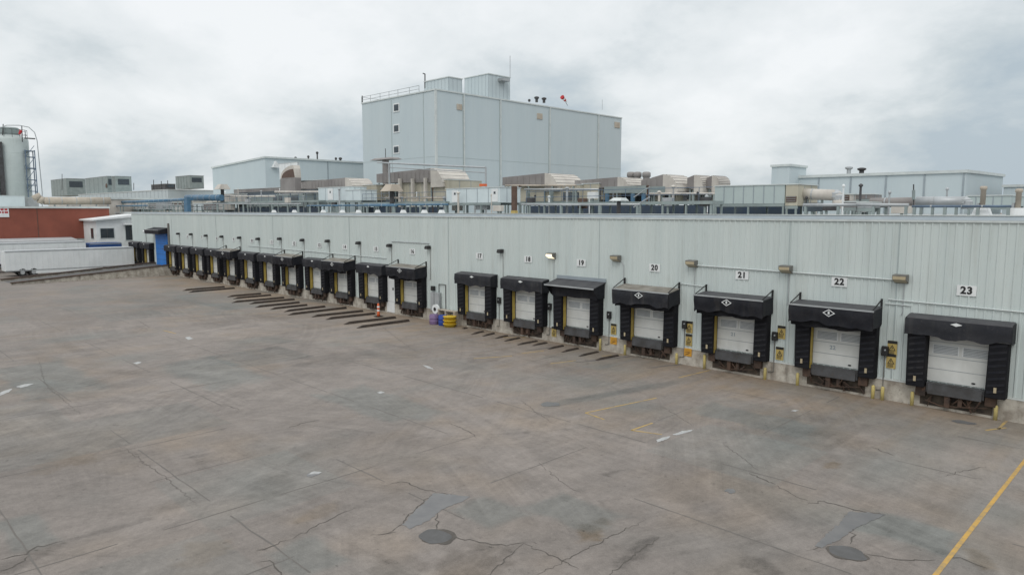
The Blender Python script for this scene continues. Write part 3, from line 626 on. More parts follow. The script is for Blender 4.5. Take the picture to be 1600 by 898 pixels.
for nm, px, py, x0 in [(23, 1383, 548, 0), (22, 1211, 525, 0), (21, 1070, 507, 0), (20, 952, 492, 0), (19, 859, 479, 0), (18, 780, 469, 0)]:
    x, _, z = atY(px, py, -.1); t = thing('control_box', f'black dock control box on the wall left of dock {nm}', 'control box', (x, -.04, z), 'dock control boxes')
    MB().box(x-.14, x+.14, -.2, -.037, z-.22, z+.22).build('box_body', 'black', t, .02)
    MB().tube((x+.03, -.2, z+.06), (x+.03, -.24, z+.06), .04, 8).build('push_button', 'slat', t)
    MB().path([(x-.02, -.08, z-.2), (x-.02, -.08, .45), (x-.3, -.08, .4)], .022, 6).build('conduit', 'lampshell', t)
def warn(px, py, label, sq=False):
    x, _, z = atY(px, py, -.06); t = thing('warning_sign', label, 'sign', (x, -.04, z), 'yellow dock warning signs'); w, h = (.24, .22) if sq else (.2, .33)
    yb = -.07 if z < 1.2 else -.037
    MB().box(x-w, x+w, yb-.02, yb, z-h, z+h).build('sign_board', 'orange' if sq else 'yellow', t)
    f = yb-.022
    if not sq:
        MB().box(x-w, x+w, f-.004, f, z+h-.13, z+h).build('black_header', 'black', t)
        m = MB(); m.add([(x-.15, f-.003, z-.12), (x+.15, f-.003, z-.12), (x, f-.003, z+.15), (x-.10, f-.003, z-.09), (x+.10, f-.003, z-.09), (x, f-.003, z+.09)], [(0, 1, 4, 3), (1, 2, 5, 4), (2, 0, 3, 5)])
        m.add([(x-.02, f-.003, z-.05), (x+.02, f-.003, z-.05), (x+.02, f-.003, z+.04), (x-.02, f-.003, z+.04)], [(0, 1, 2, 3)])
        for k in range(3): m.add([(x-.14, f-.003, z-.17-k*.05), (x+.1, f-.003, z-.17-k*.05), (x+.1, f-.003, z-.145-k*.05), (x-.14, f-.003, z-.145-k*.05)], [(0, 1, 2, 3)])
        m.build('printed_symbol', 'black', t)
    else:
        m = MB()
        for k in range(3): m.add([(x-.2, f-.003, z-.16+k*.13), (x-.1, f-.003, z-.16+k*.13), (x+.18, f-.003, z-.02+k*.07), (x+.1, f-.003, z-.02+k*.07)], [(0, 1, 2, 3)])
        m.build('printed_symbol', 'rust', t)
warn(1394, 543.5, 'upper yellow warning sign left of dock 23'); warn(1392, 564, 'lower yellow warning sign left of dock 23')
warn(1221, 519, 'upper yellow warning sign left of dock 22'); warn(1218, 552, 'lower yellow warning sign left of dock 22')
warn(1077, 511, 'upper yellow warning sign left of dock 21'); warn(1076, 531, 'lower yellow warning sign left of dock 21'); warn(1075, 550, 'square orange sign on the concrete left of dock 21', True)
warn(958.5, 514, 'yellow warning sign on the wall left of dock 20'); warn(959, 532, 'square orange sign on the concrete left of dock 20', True); warn(866, 518, 'yellow warning sign low on the wall left of dock 19')
def bollard(x, y, label, h=.62):
    o = MB().lathe((x, y, -.05), [(.075, 0), (.075, h), (.06, h+.04), (.02, h+.06)], 14).build('bollard', 'post', None, 0, True)
    tag(o, label, 'bollard', 'yellow bollards at the docks')
bollard(DX[23]-1.62, -.22, 'short yellow bollard at the left foot of dock 23'); bollard(DX[23]+1.5, -.22, 'short yellow bollard at the right foot of dock 23')
bollard(DX[22]+1.75, -.22, 'inner of two yellow bollards right of dock 22'); bollard(DX[22]+2.15, -.2, 'outer of two yellow bollards right of dock 22'); bollard(DX[22]-1.75, -.22, 'short yellow bollard at the left foot of dock 22')
bollard(DX[21]-1.75, -.22, 'short yellow bollard at the left foot of dock 21', .8); bollard(DX[21]+1.7, -.22, 'short yellow bollard at the right foot of dock 21')
bollard(DX[20]-1.65, -.22, 'short yellow bollard at the left foot of dock 20'); bollard(DX[19]+1.75, -.22, 'short yellow bollard at the right foot of dock 19', .75); bollard(DX[20]+1.9, -.22, 'short yellow bollard at the right foot of dock 20')
# hose on the base at the frame edge
tag(MB().path([(-4.9, -.12, .6), (-4.4, -.14, .45), (-3.4, -.13, .42), (-2.2, -.1, .42)], .04, 6).build('drain_hose', 'black'), 'black drain hose on the concrete base right of dock 23', 'hose')
# personnel door between docks 15 and 16
pd = thing('personnel_door', 'white personnel door in the wall between docks 15 and 16', 'door', (-48.7, 0, 1.1))
MB().box(-49.3, -48.2, -.07, -.037, 1.02, 3.3).build('door_leaf', 'whitepaint', pd); MB().box(-48.42, -48.32, -.12, -.0705, 2.0, 2.2).build('handle', 'black', pd)
b = MB(); b.box(-49.36, -49.302, -.08, -.037, 1.02, 3.36); b.box(-48.198, -48.14, -.08, -.037, 1.02, 3.36); b.box(-49.3, -48.2, -.08, -.037, 3.302, 3.36); b.build('frame', 'trim', pd)
MB().box(-49.3, -48.2, -.085, -.0725, .1, 1.0).build('kick_panel', 'whitepaint', pd)
# by the gap between 16 and 17
cb = thing('electric_cabinet', 'grey electric cabinet on the wall between docks 16 and 17', 'cabinet', (-42.6, -.04, .9))
MB().box(-43.1, -42.1, -.32, -.06, .85, 2.3).build('cabinet_body', 'galv', cb, .02); MB().box(-42.65, -42.62, -.335, -.3205, .9, 2.25).build('door_seam', 'black', cb)
MB().path([(-42.3, -.1, 2.3), (-42.3, -.1, 2.95), (-41.5, -.1, 2.95), (-41.5, -.1, .9)], .03, 6).build('conduit', 'steel', cb)
MB().box(-43.15, -42.8, -.25, -.05, 2.4, 2.75).build('switch_box', 'black', cb)
hr = thing('hose_reel', 'white round hose reel in front of the grey cabinet', 'hose reel', (-42.2, -.5, .8))
MB().tube((-42.25, -.36, 1.05), (-42.25, -.56, 1.05), .36, 20).build('reel', 'whitepaint', hr); MB().tube((-42.25, -.57, 1.05), (-42.25, -.60, 1.05), .14, 12).build('hub', 'black', hr); MB().box(-42.3, -42.2, -.5, -.35, 0, .7).build('stand', 'steel', hr)
def drum(x, y, r, h, m, label, name='drum'):
    t = thing(name, label, 'drum', (x, y, 0), 'plastic drums by the wall')
    MB().lathe((x, y, 0), [(r*.95, 0), (r, .05), (r, h*.3), (r*1.04, h*.33), (r, h*.36), (r, h*.64), (r*1.04, h*.67), (r, h*.7), (r, h-.05), (r*.93, h)], 22).build('barrel', m, t, 0, True)
    MB().lathe((x, y, h-.015), [(r*.9, 0), (r*.9, .04), (r*.86, .05)], 22).build('lid', m, t)
drum(-41.75, -1.05, .36, .72, 'purple', 'purple drum, leftmost of the three by the wall'); drum(-40.85, -.95, .32, .74, 'bluebin', 'blue drum between the purple and yellow drums')
t = thing('spill_tub', 'stacked yellow round tubs at right of the blue drum', 'tub', (-39.7, -1.0, 0))
for z in (0, .27, .54): MB().lathe((-39.95, -1.0, z), [(.42, 0), (.48, .20), (.52, .22), (.52, .255), (.42, .26)], 24).build('tub', 'yellowbin', t, 0, True)
pl = thing('pallet', 'pale wooden pallet lying on the concrete behind the drums', 'pallet', (-41.2, -.4, 0)); b = MB()
for k in range(5): b.box(-41.9, -39.9, -.62+k*.11, -.54+k*.11, 1.05, 1.08)
b.build('deck_boards', 'tanpipe', pl); b = MB()
for k in (-41.85, -41, -39.98): b.box(k, k+.09, -.62, -.10, .0, 1.045)
b.build('bearers', 'tanpipe', pl)
tc = thing('traffic_cone', 'orange traffic cone with white bands between docks 15 and 16', 'traffic cone', (-47.9, -1.9, 0)); X0 = -47.9; Y0 = -1.9
MB().lathe((X0, Y0, .05), [(.15, 0), (.11, .25), (.09, 1.0), (.05, 1.05)], 16).build('cone_body', 'conered', tc, 0, True); MB().box(X0-.28, X0+.28, Y0-.28, Y0+.28, 0, .06).build('cone_base', 'black', tc)
for z in (.45, .75): MB().lathe((X0, Y0, z), [(.112, 0), (.108, .14)], 16).build('white_band', 'whitepaint', tc)
# wheel guide rails on the apron
RAIL = [((289, 454), (351, 449)), ((298.5, 456.7), (366.6, 451)), ((357, 464), (408, 459.8)), ((368.5, 466.8), (423.5, 462)), ((374, 472), (444, 466)), ((390, 475), (460, 468.6)), ((408, 479.6), (468, 473.5)), ((425, 483.4), (480, 477.5)),
        ((444, 487.3), (508, 480)), ((463, 491), (541, 482)), ((491, 495), (567, 487)), ((512, 499), (586, 491)), ((539, 506.6), (618, 497)), ((563, 512), (639, 502)),
        ((742, 510.7), (775, 505)), ((752, 519), (792, 509.5)), ((769, 522), (808, 513)), ((788, 526), (826, 518)), ((804, 530), (846, 521.5)), ((824, 536), (866, 528.5)), ((843, 538), (872, 532.5)), ((866, 543.5), (892, 538)), ((888, 548), (915, 542)), ((917, 554), (949, 547)), ((945, 560), (985, 552))]
ORD = ['first', 'second', 'third', 'fourth', 'fifth', 'sixth', 'seventh', 'eighth', 'ninth', 'tenth', 'eleventh', 'twelfth', 'thirteenth', 'fourteenth']
for i, (a, c) in enumerate(RAIL):
    p, q = atZ(*a), atZ(*c); h = .17; P0 = Vector(p); P1 = Vector(q)
    if i < 14: P0, P1 = P0-(P1-P0)*random.uniform(.0, .18), P1
    if i >= 14: P0, P1 = P0-(P1-P0)*.35, P0+(P1-P0)*1.3; h = .09
    P1 = P1 if P1.y < -.75 else P0+(P1-P0)*((-.75-P0.y)/(P1.y-P0.y)); dr = (P1-P0).normalized(); nr = Vector((-dr.y, dr.x, 0)); Q0 = P0+dr*.5; Q1 = P1-dr*.05; kk = .115 if i < 14 else .10; k2 = kk*.75; hz_ = Vector((0, 0, h))
    lab = f'{ORD[i]} dark steel rail from the left, on the ground before the far docks' if i < 14 else f'{ORD[i-14]} dark steel rail from the left, on the ground before docks 17 to 20'
    b = MB(); b.hexa([P0+nr*kk, P0-nr*kk, P1-nr*kk, P1+nr*kk], [Q0+nr*k2+hz_, Q0-nr*k2+hz_, Q1-nr*k2+hz_, Q1+nr*k2+hz_])
    tag(b.build('wheel_guide_rail', 'rail'), lab, 'guide rail', 'steel wheel guide rails')
# rusty run marks further right are on the ground itself
for a, c in [((930, 545), (950, 541)), ((880, 533), (905, 528)), ((820, 548), (880, 540)), ((760, 530), (820, 522)), ((900, 566), (990, 556)), ((1010, 575), (1090, 566))]:
    p, q = atZ(*a), atZ(*c); b = MB(); strip_into(b, [p, q], .26, .0078, .03, .5, True); struct(b.build('tyre_mark', 'oil'))

# ------------------------------------------------------------------ far left: ramp, blue door, trailers, guardhouse, brick hall
rm = thing('loading_ramp', 'sloping concrete ramp rising to the tall blue door with dark curbs', 'ramp', (-100, -8, 0))
MB().prism([(-18, -.02), (-.07, -.02), (-.07, 1.15), (-.8, 1.15)], 'x', -104.6, -99.0).build('ramp_slab', 'patch', rm)
for xx in (-98.9, -105.1): MB().prism([(-18, -.02), (-.08, -.02), (-.08, 1.32), (-.8, 1.32), (-18, .16)], 'x', xx-.3, xx+.1).build('curb_wall', 'concrete', rm); MB().prism([(-18, .161), (-.8, 1.321), (-.08, 1.321), (-.08, 1.42), (-.8, 1.42), (-18, .28)], 'x', xx-.4, xx+.2).build('curb_cap', 'rust', rm)
bd = thing('blue_door', 'tall bright blue drive-in door at the top of the concrete ramp', 'door', (-102, 0, 1.2))
MB().box(-104.3, -100.0, -.16, -.037, 1.16, 5.5).build('door_panel', 'bluedoor', bd)
b = MB()
for k in range(1, 6): b.box(-104.28, -100.02, -.172, -.1605, 1.2+k*.72, 1.24+k*.72)
b.build('panel_line', 'bluebox', bd); MB().box(-101.9, -101.2, -.18, -.1605, 3.35, 3.43).build('lock_bar', 'louvrerust', bd)
MB().prism([(-1.3, 5.45), (-1.35, 5.95), (-.04, 6.3), (-.04, 5.52)], 'x', -105, -99.6).build('hood', 'vinyl', bd); MB().box(-105, -99.6, -1.37, -1.33, 5.96, 6.02).build('hood_edge', 'galv', bd)
def trailer(x1, y0, y1, z0, z1, label, body='trailer', name='semi_trailer', cat='trailer', w=2.55):
    t = thing(name, label, cat, ((x1-w/2), (y0+y1)/2, 0)); x0 = x1-w
    bo = MB().box(x0, x1, y0, y1, z0, z1).build('body', body, t, .05)
    MB().box(x0+.06, x1-.06, y0+.06, y1-.06, z1+.002, z1+.06).build('roof', 'trailerroof' if body == 'trailer' else body, t)
    r = MB(); y = y0+.5
    while y < y1-.3: r.box(x1+.002, x1+.02, y, y+.05, z0+.15, z1-.12); y += .61
    r.build('side_rib', body, bo)
    MB().box(x1+.002, x1+.035, y0+.05, y1-.05, z0, z0+.14).build('lower_rail', 'galv', bo); MB().box(x1+.002, x1+.035, y0+.05, y1-.05, z1-.11, z1).build('upper_rail', 'galv', bo)
    L_ = y1-y0
    for yy in ((y0+L_*.12, y0+L_*.12+1.25) if L_ > 10 else (y0+.9,)):
        for xx in (x0+.25, x1-.25):
            wmb = MB(); wmb.tube((xx-.25, yy, .5), (xx+.25, yy, .5), .5, 18); wo = wmb.build('wheel', 'tyre', t)
            MB().tube((xx+.24*(1 if xx > x0+1 else -1), yy, .5), (xx+.265*(1 if xx > x0+1 else -1), yy, .5), .26, 14).build('rim', 'galv', wo)
    ll = MB()
    for xx in (x0+.5, x1-.5): ll.box(xx-.08, xx+.08, y1-L_*.24, y1-L_*.24+.16, 0, z0)
    ll.box(x0+.4, x1-.4, y0+1, y1-.5, z0-.25, z0-.003); ll.build('chassis', 'steel', t)
    return t
trailer(-110.9, -16.5, -1.0, .7, 3.32, 'white semi-trailer backed up to the dock left of the ramp')
MB_sk = MB().box(-110.93, -110.89, -13.2, -5.2, .3, .695); 
o = MB_sk.build('side_skirt', 'trailer', [q for q in bpy.data.objects if q.get('label', '') == 'white semi-trailer backed up to the dock left of the ramp'][0])
trailer(-118.6, -22, -5.2, 1.2, 4.05, 'white trailer with grey roof parked behind the nearer white trailer')
trailer(-118.4, -4.8, -.4, 1.3, 3.7, 'short blue container body behind the white trailer, below the guardhouse windows', 'bluebox', 'container_trailer', 'container')
gh = thing('guardhouse', 'small white guardhouse with dark windows in front of the brick wall', 'guardhouse', (-126, 0, 0))
GX1 = -124; MB().box(-131.5, GX1, -2.3, 3.9, 2.0, 6.6).build('wall', 'whitepaint', gh); MB().box(-131, GX1-.4, -2, 3.8, 0, 1.99).build('plinth', 'concrete', gh)
MB().hexa([(-131.8, -2.9, 7.0), (-123.4, -2.9, 7.0), (-123.4, 4.05, 7.65), (-131.8, 4.05, 7.65)], [(-131.8, -2.9, 7.22), (-123.4, -2.9, 7.22), (-123.4, 4.05, 8.05), (-131.8, 4.05, 8.05)]).build('roof', 'whitepaint', gh)
MB().prism([(-2.28, 6.603), (3.88, 6.603), (3.88, 7.58), (-2.28, 7.02)], 'x', -131.48, GX1-.02).build('gable', 'whitepaint', gh)
for y0_, y1_, z0_, z1_ in [(-1.75, .15, 4.3, 5.8), (1.85, 3.25, 3.9, 6.2)]:
    w_ = MB().box(GX1+.003, GX1+.06, y0_-.1, y1_+.1, z0_-.1, z1_+.1).build('window', 'trim', gh); MB().box(GX1+.061, GX1+.075, y0_, y1_, z0_, z1_).build('pane', 'glass', w_); MB().box(GX1+.076, GX1+.09, (y0_+y1_)/2-.03, (y0_+y1_)/2+.03, z0_, z1_).build('mullion', 'steel', w_)
w_ = MB().box(-126.9, -125.3, -2.36, -2.303, 4.1, 5.9).build('window', 'trim', gh); MB().box(-126.8, -125.4, -2.375, -2.361, 4.2, 5.8).build('pane', 'glass', w_)
MB().box(-124.2, -122.6, 1.5, 3.85, 6.35, 6.6).build('door_canopy', 'whitepaint', gh)
lamp = thing('wall_lamp', 'white globe lamp on a thin pole left of the tall blue door', 'wall lamp', (-108.2, -.1, 4), 'wall lamps above the docks')
MB().tube((-108.2, -.12, 3.9), (-108.2, -.12, 5.5), .03, 6).build('pole', 'black', lamp); MB().lathe((-108.3, -.3, 5.45), [(.1, 0), (.2, .12), (.2, .25), (.1, .35)], 12).build('globe', 'whitepaint', lamp)
bh = thing('brick_building', 'flat red brick building with white coping at the left edge', 'building', (-150, -30, 0))
MB().box(-185, -131, -75, 1.6, 4.1, 8.95).build('brick_wall', 'brick', bh); MB().box(-184.9, -131.1, -74.9, 1.5, 0, 4.09).build('lower_wall', 'trim', bh); MB().box(-185.1, -130.85, -75.1, 1.7, 8.953, 9.25).build('coping', 'trim', bh)
b = MB()
for y in (-55, -43, -31, -19, -8.6): b.box(-130.995, -130.97, y-.04, y+.04, 4.12, 8.94)
b.build('expansion_joint', 'louvrerust', bh)
sg = thing('wall_sign', 'white sign with red writing on the brick building', 'sign', (-130.9, -13.5, 7.8)); MB().box(-130.96, -130.9, -16, -12.25, 7.6, 9.1).build('sign_board', 'whitepaint', sg); b = MB()
for r_, zz in enumerate((8.62, 8.2)):
    y = -15.8
    while y < -12.6:
        l = random.uniform(.2, .45); b.box(-130.898, -130.88, y, y+l, zz, zz+.26); y += l+.12
b.build('red_writing', 'red', sg)
cn = thing('canopy_roof', 'low grey-white canopy roof along the foot of the brick building', 'canopy', (-128.5, -25, 4)); MB().hexa([(-130.9, -70, 4.15), (-126.5, -70, 3.85), (-126.5, -4.2, 3.85), (-130.9, -4.2, 4.15)], [(-130.9, -70, 4.35), (-126.5, -70, 4.05), (-126.5, -4.2, 4.05), (-130.9, -4.2, 4.35)]).build('roof_sheet', 'trailerroof', cn)
b = MB()
for y in range(-68, -4, 8): b.box(-126.8, -126.6, y-.1, y+.1, 0, 3.84)
b.build('post', 'galv', cn)

# ------------------------------------------------------------------ silos
def px_depth_X(px, X): return atX(px, 329, X)[1]
def silo(px, label, r, ztop):
    X = -152; y = px_depth_X(px, X); t = thing('silo', label, 'silo', (X, y, 0), 'tall storage silos')
    MB().lathe((X, y, 0), [(r, 0), (r, ztop), (r*.97, ztop+.25), (r*.35, ztop+1.0)], 40).build('shell', 'silo', t, 0, True)
    b = MB()
    for z in np.arange(3, ztop, 2.6): b.lathe((X, y, z), [(r+.002, 0), (r+.02, .03), (r+.02, .07), (r+.002, .1)], 40)
    b.build('weld_band', 'silo', t)
    MB().lathe((X, y, ztop+.6), [(r*.55, 0), (r*.55, 1.3), (r*.5, 1.5)], 24).build('top_housing', 'greensteel', t)
    b = MB(); n_ = 14
    for zz in (.9, 1.7): b.path([(X+r*.95*math.cos(6.2832*i/n_), y+r*.95*math.sin(6.2832*i/n_), ztop+zz) for i in range(n_+1)], .035, 5)
    for i in range(n_): b.tube((X+r*.95*math.cos(6.2832*i/n_), y+r*.95*math.sin(6.2832*i/n_), ztop), (X+r*.95*math.cos(6.2832*i/n_), y+r*.95*math.sin(6.2832*i/n_), ztop+1.7), .035, 5)
    b.build('guard_rail', 'steel', t); return X, y, t
sx, sy, st = silo(23, 'tall pale grey silo at the left edge with rails on top', 2.8, 21.0)
silo(-28, 'second silo cut off by the left frame edge', 3.1, 16.5)
sd0 = atX(5, 300, -149.5); tag(MB().box(-149.9, -149.1, sd0[1]-.32, sd0[1]+.32, 8, atX(5, 222, -149.5)[2]).build('dark_gap_strip', 'steel'), 'dark vertical strip for the shaded gap between the two silos', 'duct')  # dark strip drawn in for the shaded gap between the silos
lt = thing('ladder_tower', 'blue-grey lattice ladder tower beside the silo', 'tower', (-150, px_depth_X(52, -150), 0)); yl = px_depth_X(52, -150)
b = MB()
for a in (-.7, .7):
    for c in (-.7, .7): b.tube((-150+a, yl+c, 0), (-150+a, yl+c, 19.2), .09, 6)
z = 8.
while z < 20:
    b.path([(-150.7, yl-.7, z), (-149.3, yl-.7, z), (-149.3, yl+.7, z), (-150.7, yl+.7, z), (-150.7, yl-.7, z)], .06, 5); b.tube((-149.3, yl-.7, z), (-149.3, yl+.7, z+2), .05, 5); b.tube((-150.7, yl-.7, z+2), (-149.3, yl-.7, z), .05, 5); z += 2
b.build('lattice', 'bluesteel', lt); b = MB()
for k in range(4): b.box(-150.75, -149.25, yl-.75, yl+.75, 10+k*3., 10.12+k*3.)
b.build('landing', 'bluesteel', lt)
def arc_pipe(label, pts, r, m): tag(MB().path([atX(*p, -150) for p in pts], r, 7).build('conveying_pipe', m), label, 'pipe')
arc_pipe('thin curved pipe arching from the silo top down past the lattice tower', [(0, 200), (10, 196), (30, 196), (45, 199), (54, 207), (58, 220), (61, 250), (66, 300), (66, 330)], .07, 'galv')
wsk = thing('windsock', 'red windsock on a pole on top of the silo', 'windsock', atX(33, 222, -149)); pz = atX(33, 198, -149)
MB().tube(atX(35, 222, -149), atX(34, 197, -149), .08, 6).build('pole', 'steel', wsk); MB().tube(atX(33, 204, -149), atX(30, 210, -149), .26, 10, .14).build('sock', 'red', wsk)
tag(MB().path([atX(38, 216, -149), atX(55, 217, -149)], .12, 6).build('crane_arm', 'steel'), 'short horizontal steel arm at the silo top', 'arm')
tag(MB().tube(atX(4, 212, -150.5), atX(5, 194, -150.5), .08, 6).build('mast', 'steel'), 'thin steel mast at the silo top by the frame edge', 'mast')

# ------------------------------------------------------------------ big pale tower block behind
def boxpx(L, Mx, R, top, bot, Y):
    x0 = atY(L, top, Y)[0]; c = atY(Mx, top, Y); x1 = c[0]; z1 = c[2]; z0 = atY(Mx, bot, Y)[2]; y1 = atX(R, top, x1)[1]
    return x0, x1, Y, y1, z0, z1
TY = 38
x0, x1, y0, y1, z0, z1 = boxpx(565, 680.5, 972, 141, 290, TY)
tw = thing('tower_block', 'big windowless pale grey tower block rising behind the warehouse', 'building', ((x0+x1)/2, (y0+y1)/2, 0))
MB().box(x0, x1, y0, y1, 0, z1).build('wall', 'siding_far', tw)
b = MB(); b.box(x0-.12, x1+.12, y0-.12, y1+.12, z1+.002, z1+.22); b.build('parapet_cap', 'trim', tw)
b = MB()
for px in (725, 782, 859, 935): yy = atX(px, 200, x1)[1]; b.box(x1+.002, x1+.14, yy-.12, yy+.12, 8, z1-.01)
b.build('downpipe', 'trim', tw); b = MB()
for px in (723.4, 780.4, 857.4, 933.4): yy = atX(px, 200, x1)[1]; b.box(x1+.003, x1+.03, yy-.08, yy+.08, 8, z1-.01)
for px in (612, 662): xx = atY(px, 200, y0)[0]; b.box(xx-.08, xx+.08, y0-.04, y0-.002, 8, z1-.01)
zs = atX(800, 208, x1)[2]; b.box(x1+.002, x1+.016, y0, y1, 17.2, 17.27); b.box(x0, x1, y0-.016, y0-.002, 17.2, 17.27)
b.build('panel_joint', 'seam', tw)
MB().box(x1-.25, x1+.08, y0-.08, y0+.25, 8, z1-.005).build('corner_trim', 'trim', tw)
for py in (168, 200.5, 233.5):
    a, c = atY(615, py-5.5, y0), atY(624.5, py+6.5, y0); w_ = MB().box(a[0], c[0], y0-.1, y0-.002, c[2], a[2]).build('window', 'whitepaint', tw)
    MB().box(a[0]+.25, c[0]-.2, y0-.13, y0-.101, c[2]+.2, a[2]-.2).build('pane', 'louvre', w_)
for px, py in ((717.5, 167.5), (843, 182), (964, 195.5)):
    a, c = atX(px-4, py-5, x1), atX(px+4, py+5, x1); MB().box(x1+.002, x1+.12, min(a[1], c[1]), max(a[1], c[1]), min(a[2], c[2]), max(a[2], c[2])).build('wall_vent', 'tanpipe', tw)
b = MB(); rr = [atY(p, 158, y0+.3)[0] for p in (565, 579, 594, 608, 622, 640, 655)]
for xx in rr: b.tube((xx, y0+.3, z1+.2), (xx, y0+.3, z1+1.35), .045, 6)
for zz in (.75, 1.3): b.tube((rr[0], y0+.3, z1+zz), (rr[-1], y0+.3, z1+zz), .04, 6)
b.tube((rr[0], y0+.3, z1+1.3), (rr[0], y0+8, z1+1.3), .04, 6); b.build('guard_rail', 'galv', tw)
TZ = z1
def penthouse(L, Mx, R, top, Y, label):
    x0, x1, y0, y1, _, z1 = boxpx(L, Mx, R, top, top+30, Y); t = thing('penthouse', label, 'rooftop house', ((x0+x1)/2, (y0+y1)/2, TZ), 'penthouses on the tower roof')
    MB().box(x0, x1, y0, y1, TZ+.223, z1).build('wall', 'siding_far', t); MB().box(x0-.1, x1+.1, y0-.1, y1+.1, z1+.002, z1+.16).build('roof_cap', 'trim', t)
    b = MB(); k = 0
    while x0+k < x1: b.box(x0+k-.02, x0+k+.02, y0-.02, y0-.002, TZ+.23, z1-.01); k += .9
    k = 0
    while y0+k < y1: b.box(x1+.002, x1+.02, y0+k-.02, y0+k+.02, TZ+.23, z1-.01); k += .9
    b.build('panel_rib', 'fascia', t); return x0, x1, y0, y1, z1
penthouse(663, 701, 722, 121, 41, 'smaller left penthouse on the tower block roof')
a = penthouse(726, 763, 797, 116, 50, 'larger right penthouse on the tower block roof')
tag(MB().tube((a[1], a[3], a[4]), (a[1], a[3], a[4]+3.8), .05, 6).build('antenna', 'galv'), 'thin whip antenna at the right penthouse corner', 'antenna')
tag(MB().box(a[1]+.02, a[1]+1.2, a[3]-3, a[3]-1.2, a[4]-.9, a[4]-.45).build('roof_fan', 'galv'), 'small pale fan unit under the eave of the right penthouse', 'fan')
TX = atY(680.5, 141, TY)[0]
def vent_at(px, ptop, pbot, X, label, m='steel', r=.3, name='roof_vent', cap=True, group='roof vents'):
    bt = atX(px, pbot, X); tp = atX(px, ptop, X); t = thing(name, label, 'vent', bt, group)
    MB().tube(bt, (bt[0], bt[1], tp[2]-.15), r*.6, 10).build('stack', m, t)
    MB().lathe((bt[0], bt[1], tp[2]-.5), [(r*.6, 0), (r*1.1, .18), (r*1.1, .38), (r*.5, .5)], 14).build('cap', m, t)
vent_at(827, 155, 158.5, TX-1, 'smallest left vent of three on the tower roof edge', r=.22); vent_at(838.5, 151, 160, TX-1, 'middle mushroom vent of three on the tower roof edge', r=.42); vent_at(850, 152.5, 161, TX-1, 'right mushroom vent of three on the tower roof edge', r=.42)
def windsock(px, py, px2, py2, X, label):
    p = atX(px2+2, py2+6, X); t = thing('windsock', label, 'windsock', p); q = atX(px, py-2, X)
    MB().path([p, q], .04, 6).build('pole', 'steel', t); A = Vector(atX(px, py, X)); B = Vector(atX(px2, py2, X))
    for i in range(4): MB().tube(A.lerp(B, i/4), A.lerp(B, (i+1)/4), .42-.06*i, 10, .36-.06*i).build('sock_band', 'red' if i % 2 == 0 else 'whitepaint', t)
windsock(878, 151.5, 885, 159.5, TX-1, 'red and white windsock on the tower block roof')
tag(MB().tube(atX(941, 172, TX-1), atX(941, 156, TX-1), .04, 6).build('antenna', 'galv'), 'thin antenna near the right end of the tower roof', 'antenna')
tag(MB().path([atY(664, 138, TY+3), atY(664, 116, TY+3), atY(661, 115, TY+3)], .1, 6).build('lamp_mast', 'steel'), 'short dark mast left of the smaller penthouse', 'mast')
tag(MB().path([atY(566, 160, TY+1), atY(566, 150, TY+1)], .12, 6).build('lamp_mast', 'steel'), 'short dark mast at the left corner of the tower roof', 'mast')

# ------------------------------------------------------------------ other blocks behind
def block(name, label, L, Mx, R, top, Y, m='siding_far', joints=(), ridge=0, sidejoints=()):
    x0, x1, y0, y1, _, z1 = boxpx(L, Mx, R, top, top+20, Y); t = thing(name, label, 'building', ((x0+x1)/2, (y0+y1)/2, 0))
    if ridge: b = MB(); b.prism([(x0, 0), (x1, 0), (x1, z1), (x0, z1-ridge)], 'y', y0, y1); b.build('wall', m, t); b = MB(); b.prism([(x0-.2, z1-ridge+.003), (x1+.2, z1+.003), (x1+.2, z1+.3), (x0-.2, z1-ridge+.3)], 'y', y0-.2, y1+.2); b.build('roof_edge', 'trim', t)
    else: MB().box(x0, x1, y0, y1, 0, z1).build('wall', m, t); MB().box(x0-.15, x1+.15, y0-.15, y1+.15, z1+.003, z1+.3).build('roof_edge', 'trim', t)
    b = MB()
    for px in joints: xx = atY(px, top+20, y0)[0]; b.box(xx-.07, xx+.07, y0-.06, y0-.003, 4, (z1-ridge*(x1-xx)/(x1-x0) if ridge else z1)-.02)
    for px in sidejoints: yy = atX(px, top+10, x1)[1]; b.box(x1+.003, x1+.06, yy-.1, yy+.1, 4, z1-.02)
    if joints or sidejoints: b.build('panel_joint', 'fascia', t)
    return x0, x1, y0, y1, z1
def gable(name, label, L, Mx, R, ztop_l, top, rtop, Y, m, joints):
    """low-pitched hall: eaves along -Y side seen from L to Mx, gable end seen from Mx to R"""
    x0, x1, y0, y1, _, z1 = boxpx(L, Mx, R, top, top+20, Y); t = thing(name, label, 'building', ((x0+x1)/2, (y0+y1)/2, 0)); z2 = atX(R, rtop, x1)[2]
    b = MB(); b.prism([(y0, 0), (y1, 0), (y1, z2), (y0, z1)], 'x', x0, x1); b.build('wall', m, t)
    b = MB(); b.prism([(y0-.2, z1+.003), (y1+.2, z2+.003), (y1+.2, z2+.35), (y0-.2, z1+.35)], 'x', x0-.2, x1+.2); b.build('roof_edge', 'trim', t); b = MB()
    for px in joints: xx = atY(px, top+20, y0)[0]; b.box(xx-.09, xx+.09, y0-.08, y0-.003, 4, z1-.02)
    b.build('panel_joint', 'fascia', t); return x0, x1, y0, y1, z1
hx0, hx1, hy0, hy1, hz = gable('production_hall', 'long low pale hall at the right behind the warehouse roof', 1240, 1510, 1568, 0, 270, 276.5, 60, 'siding_far', (1279, 1329, 1384, 1444, 1505))
block('stair_house', 'small pale box house at the left end of the right-hand hall', 1206, 1234, 1260, 260, 57, joints=())
block('low_block', 'low pale block at the right frame edge', 1568.5, 1760, 1790, 289, 66)
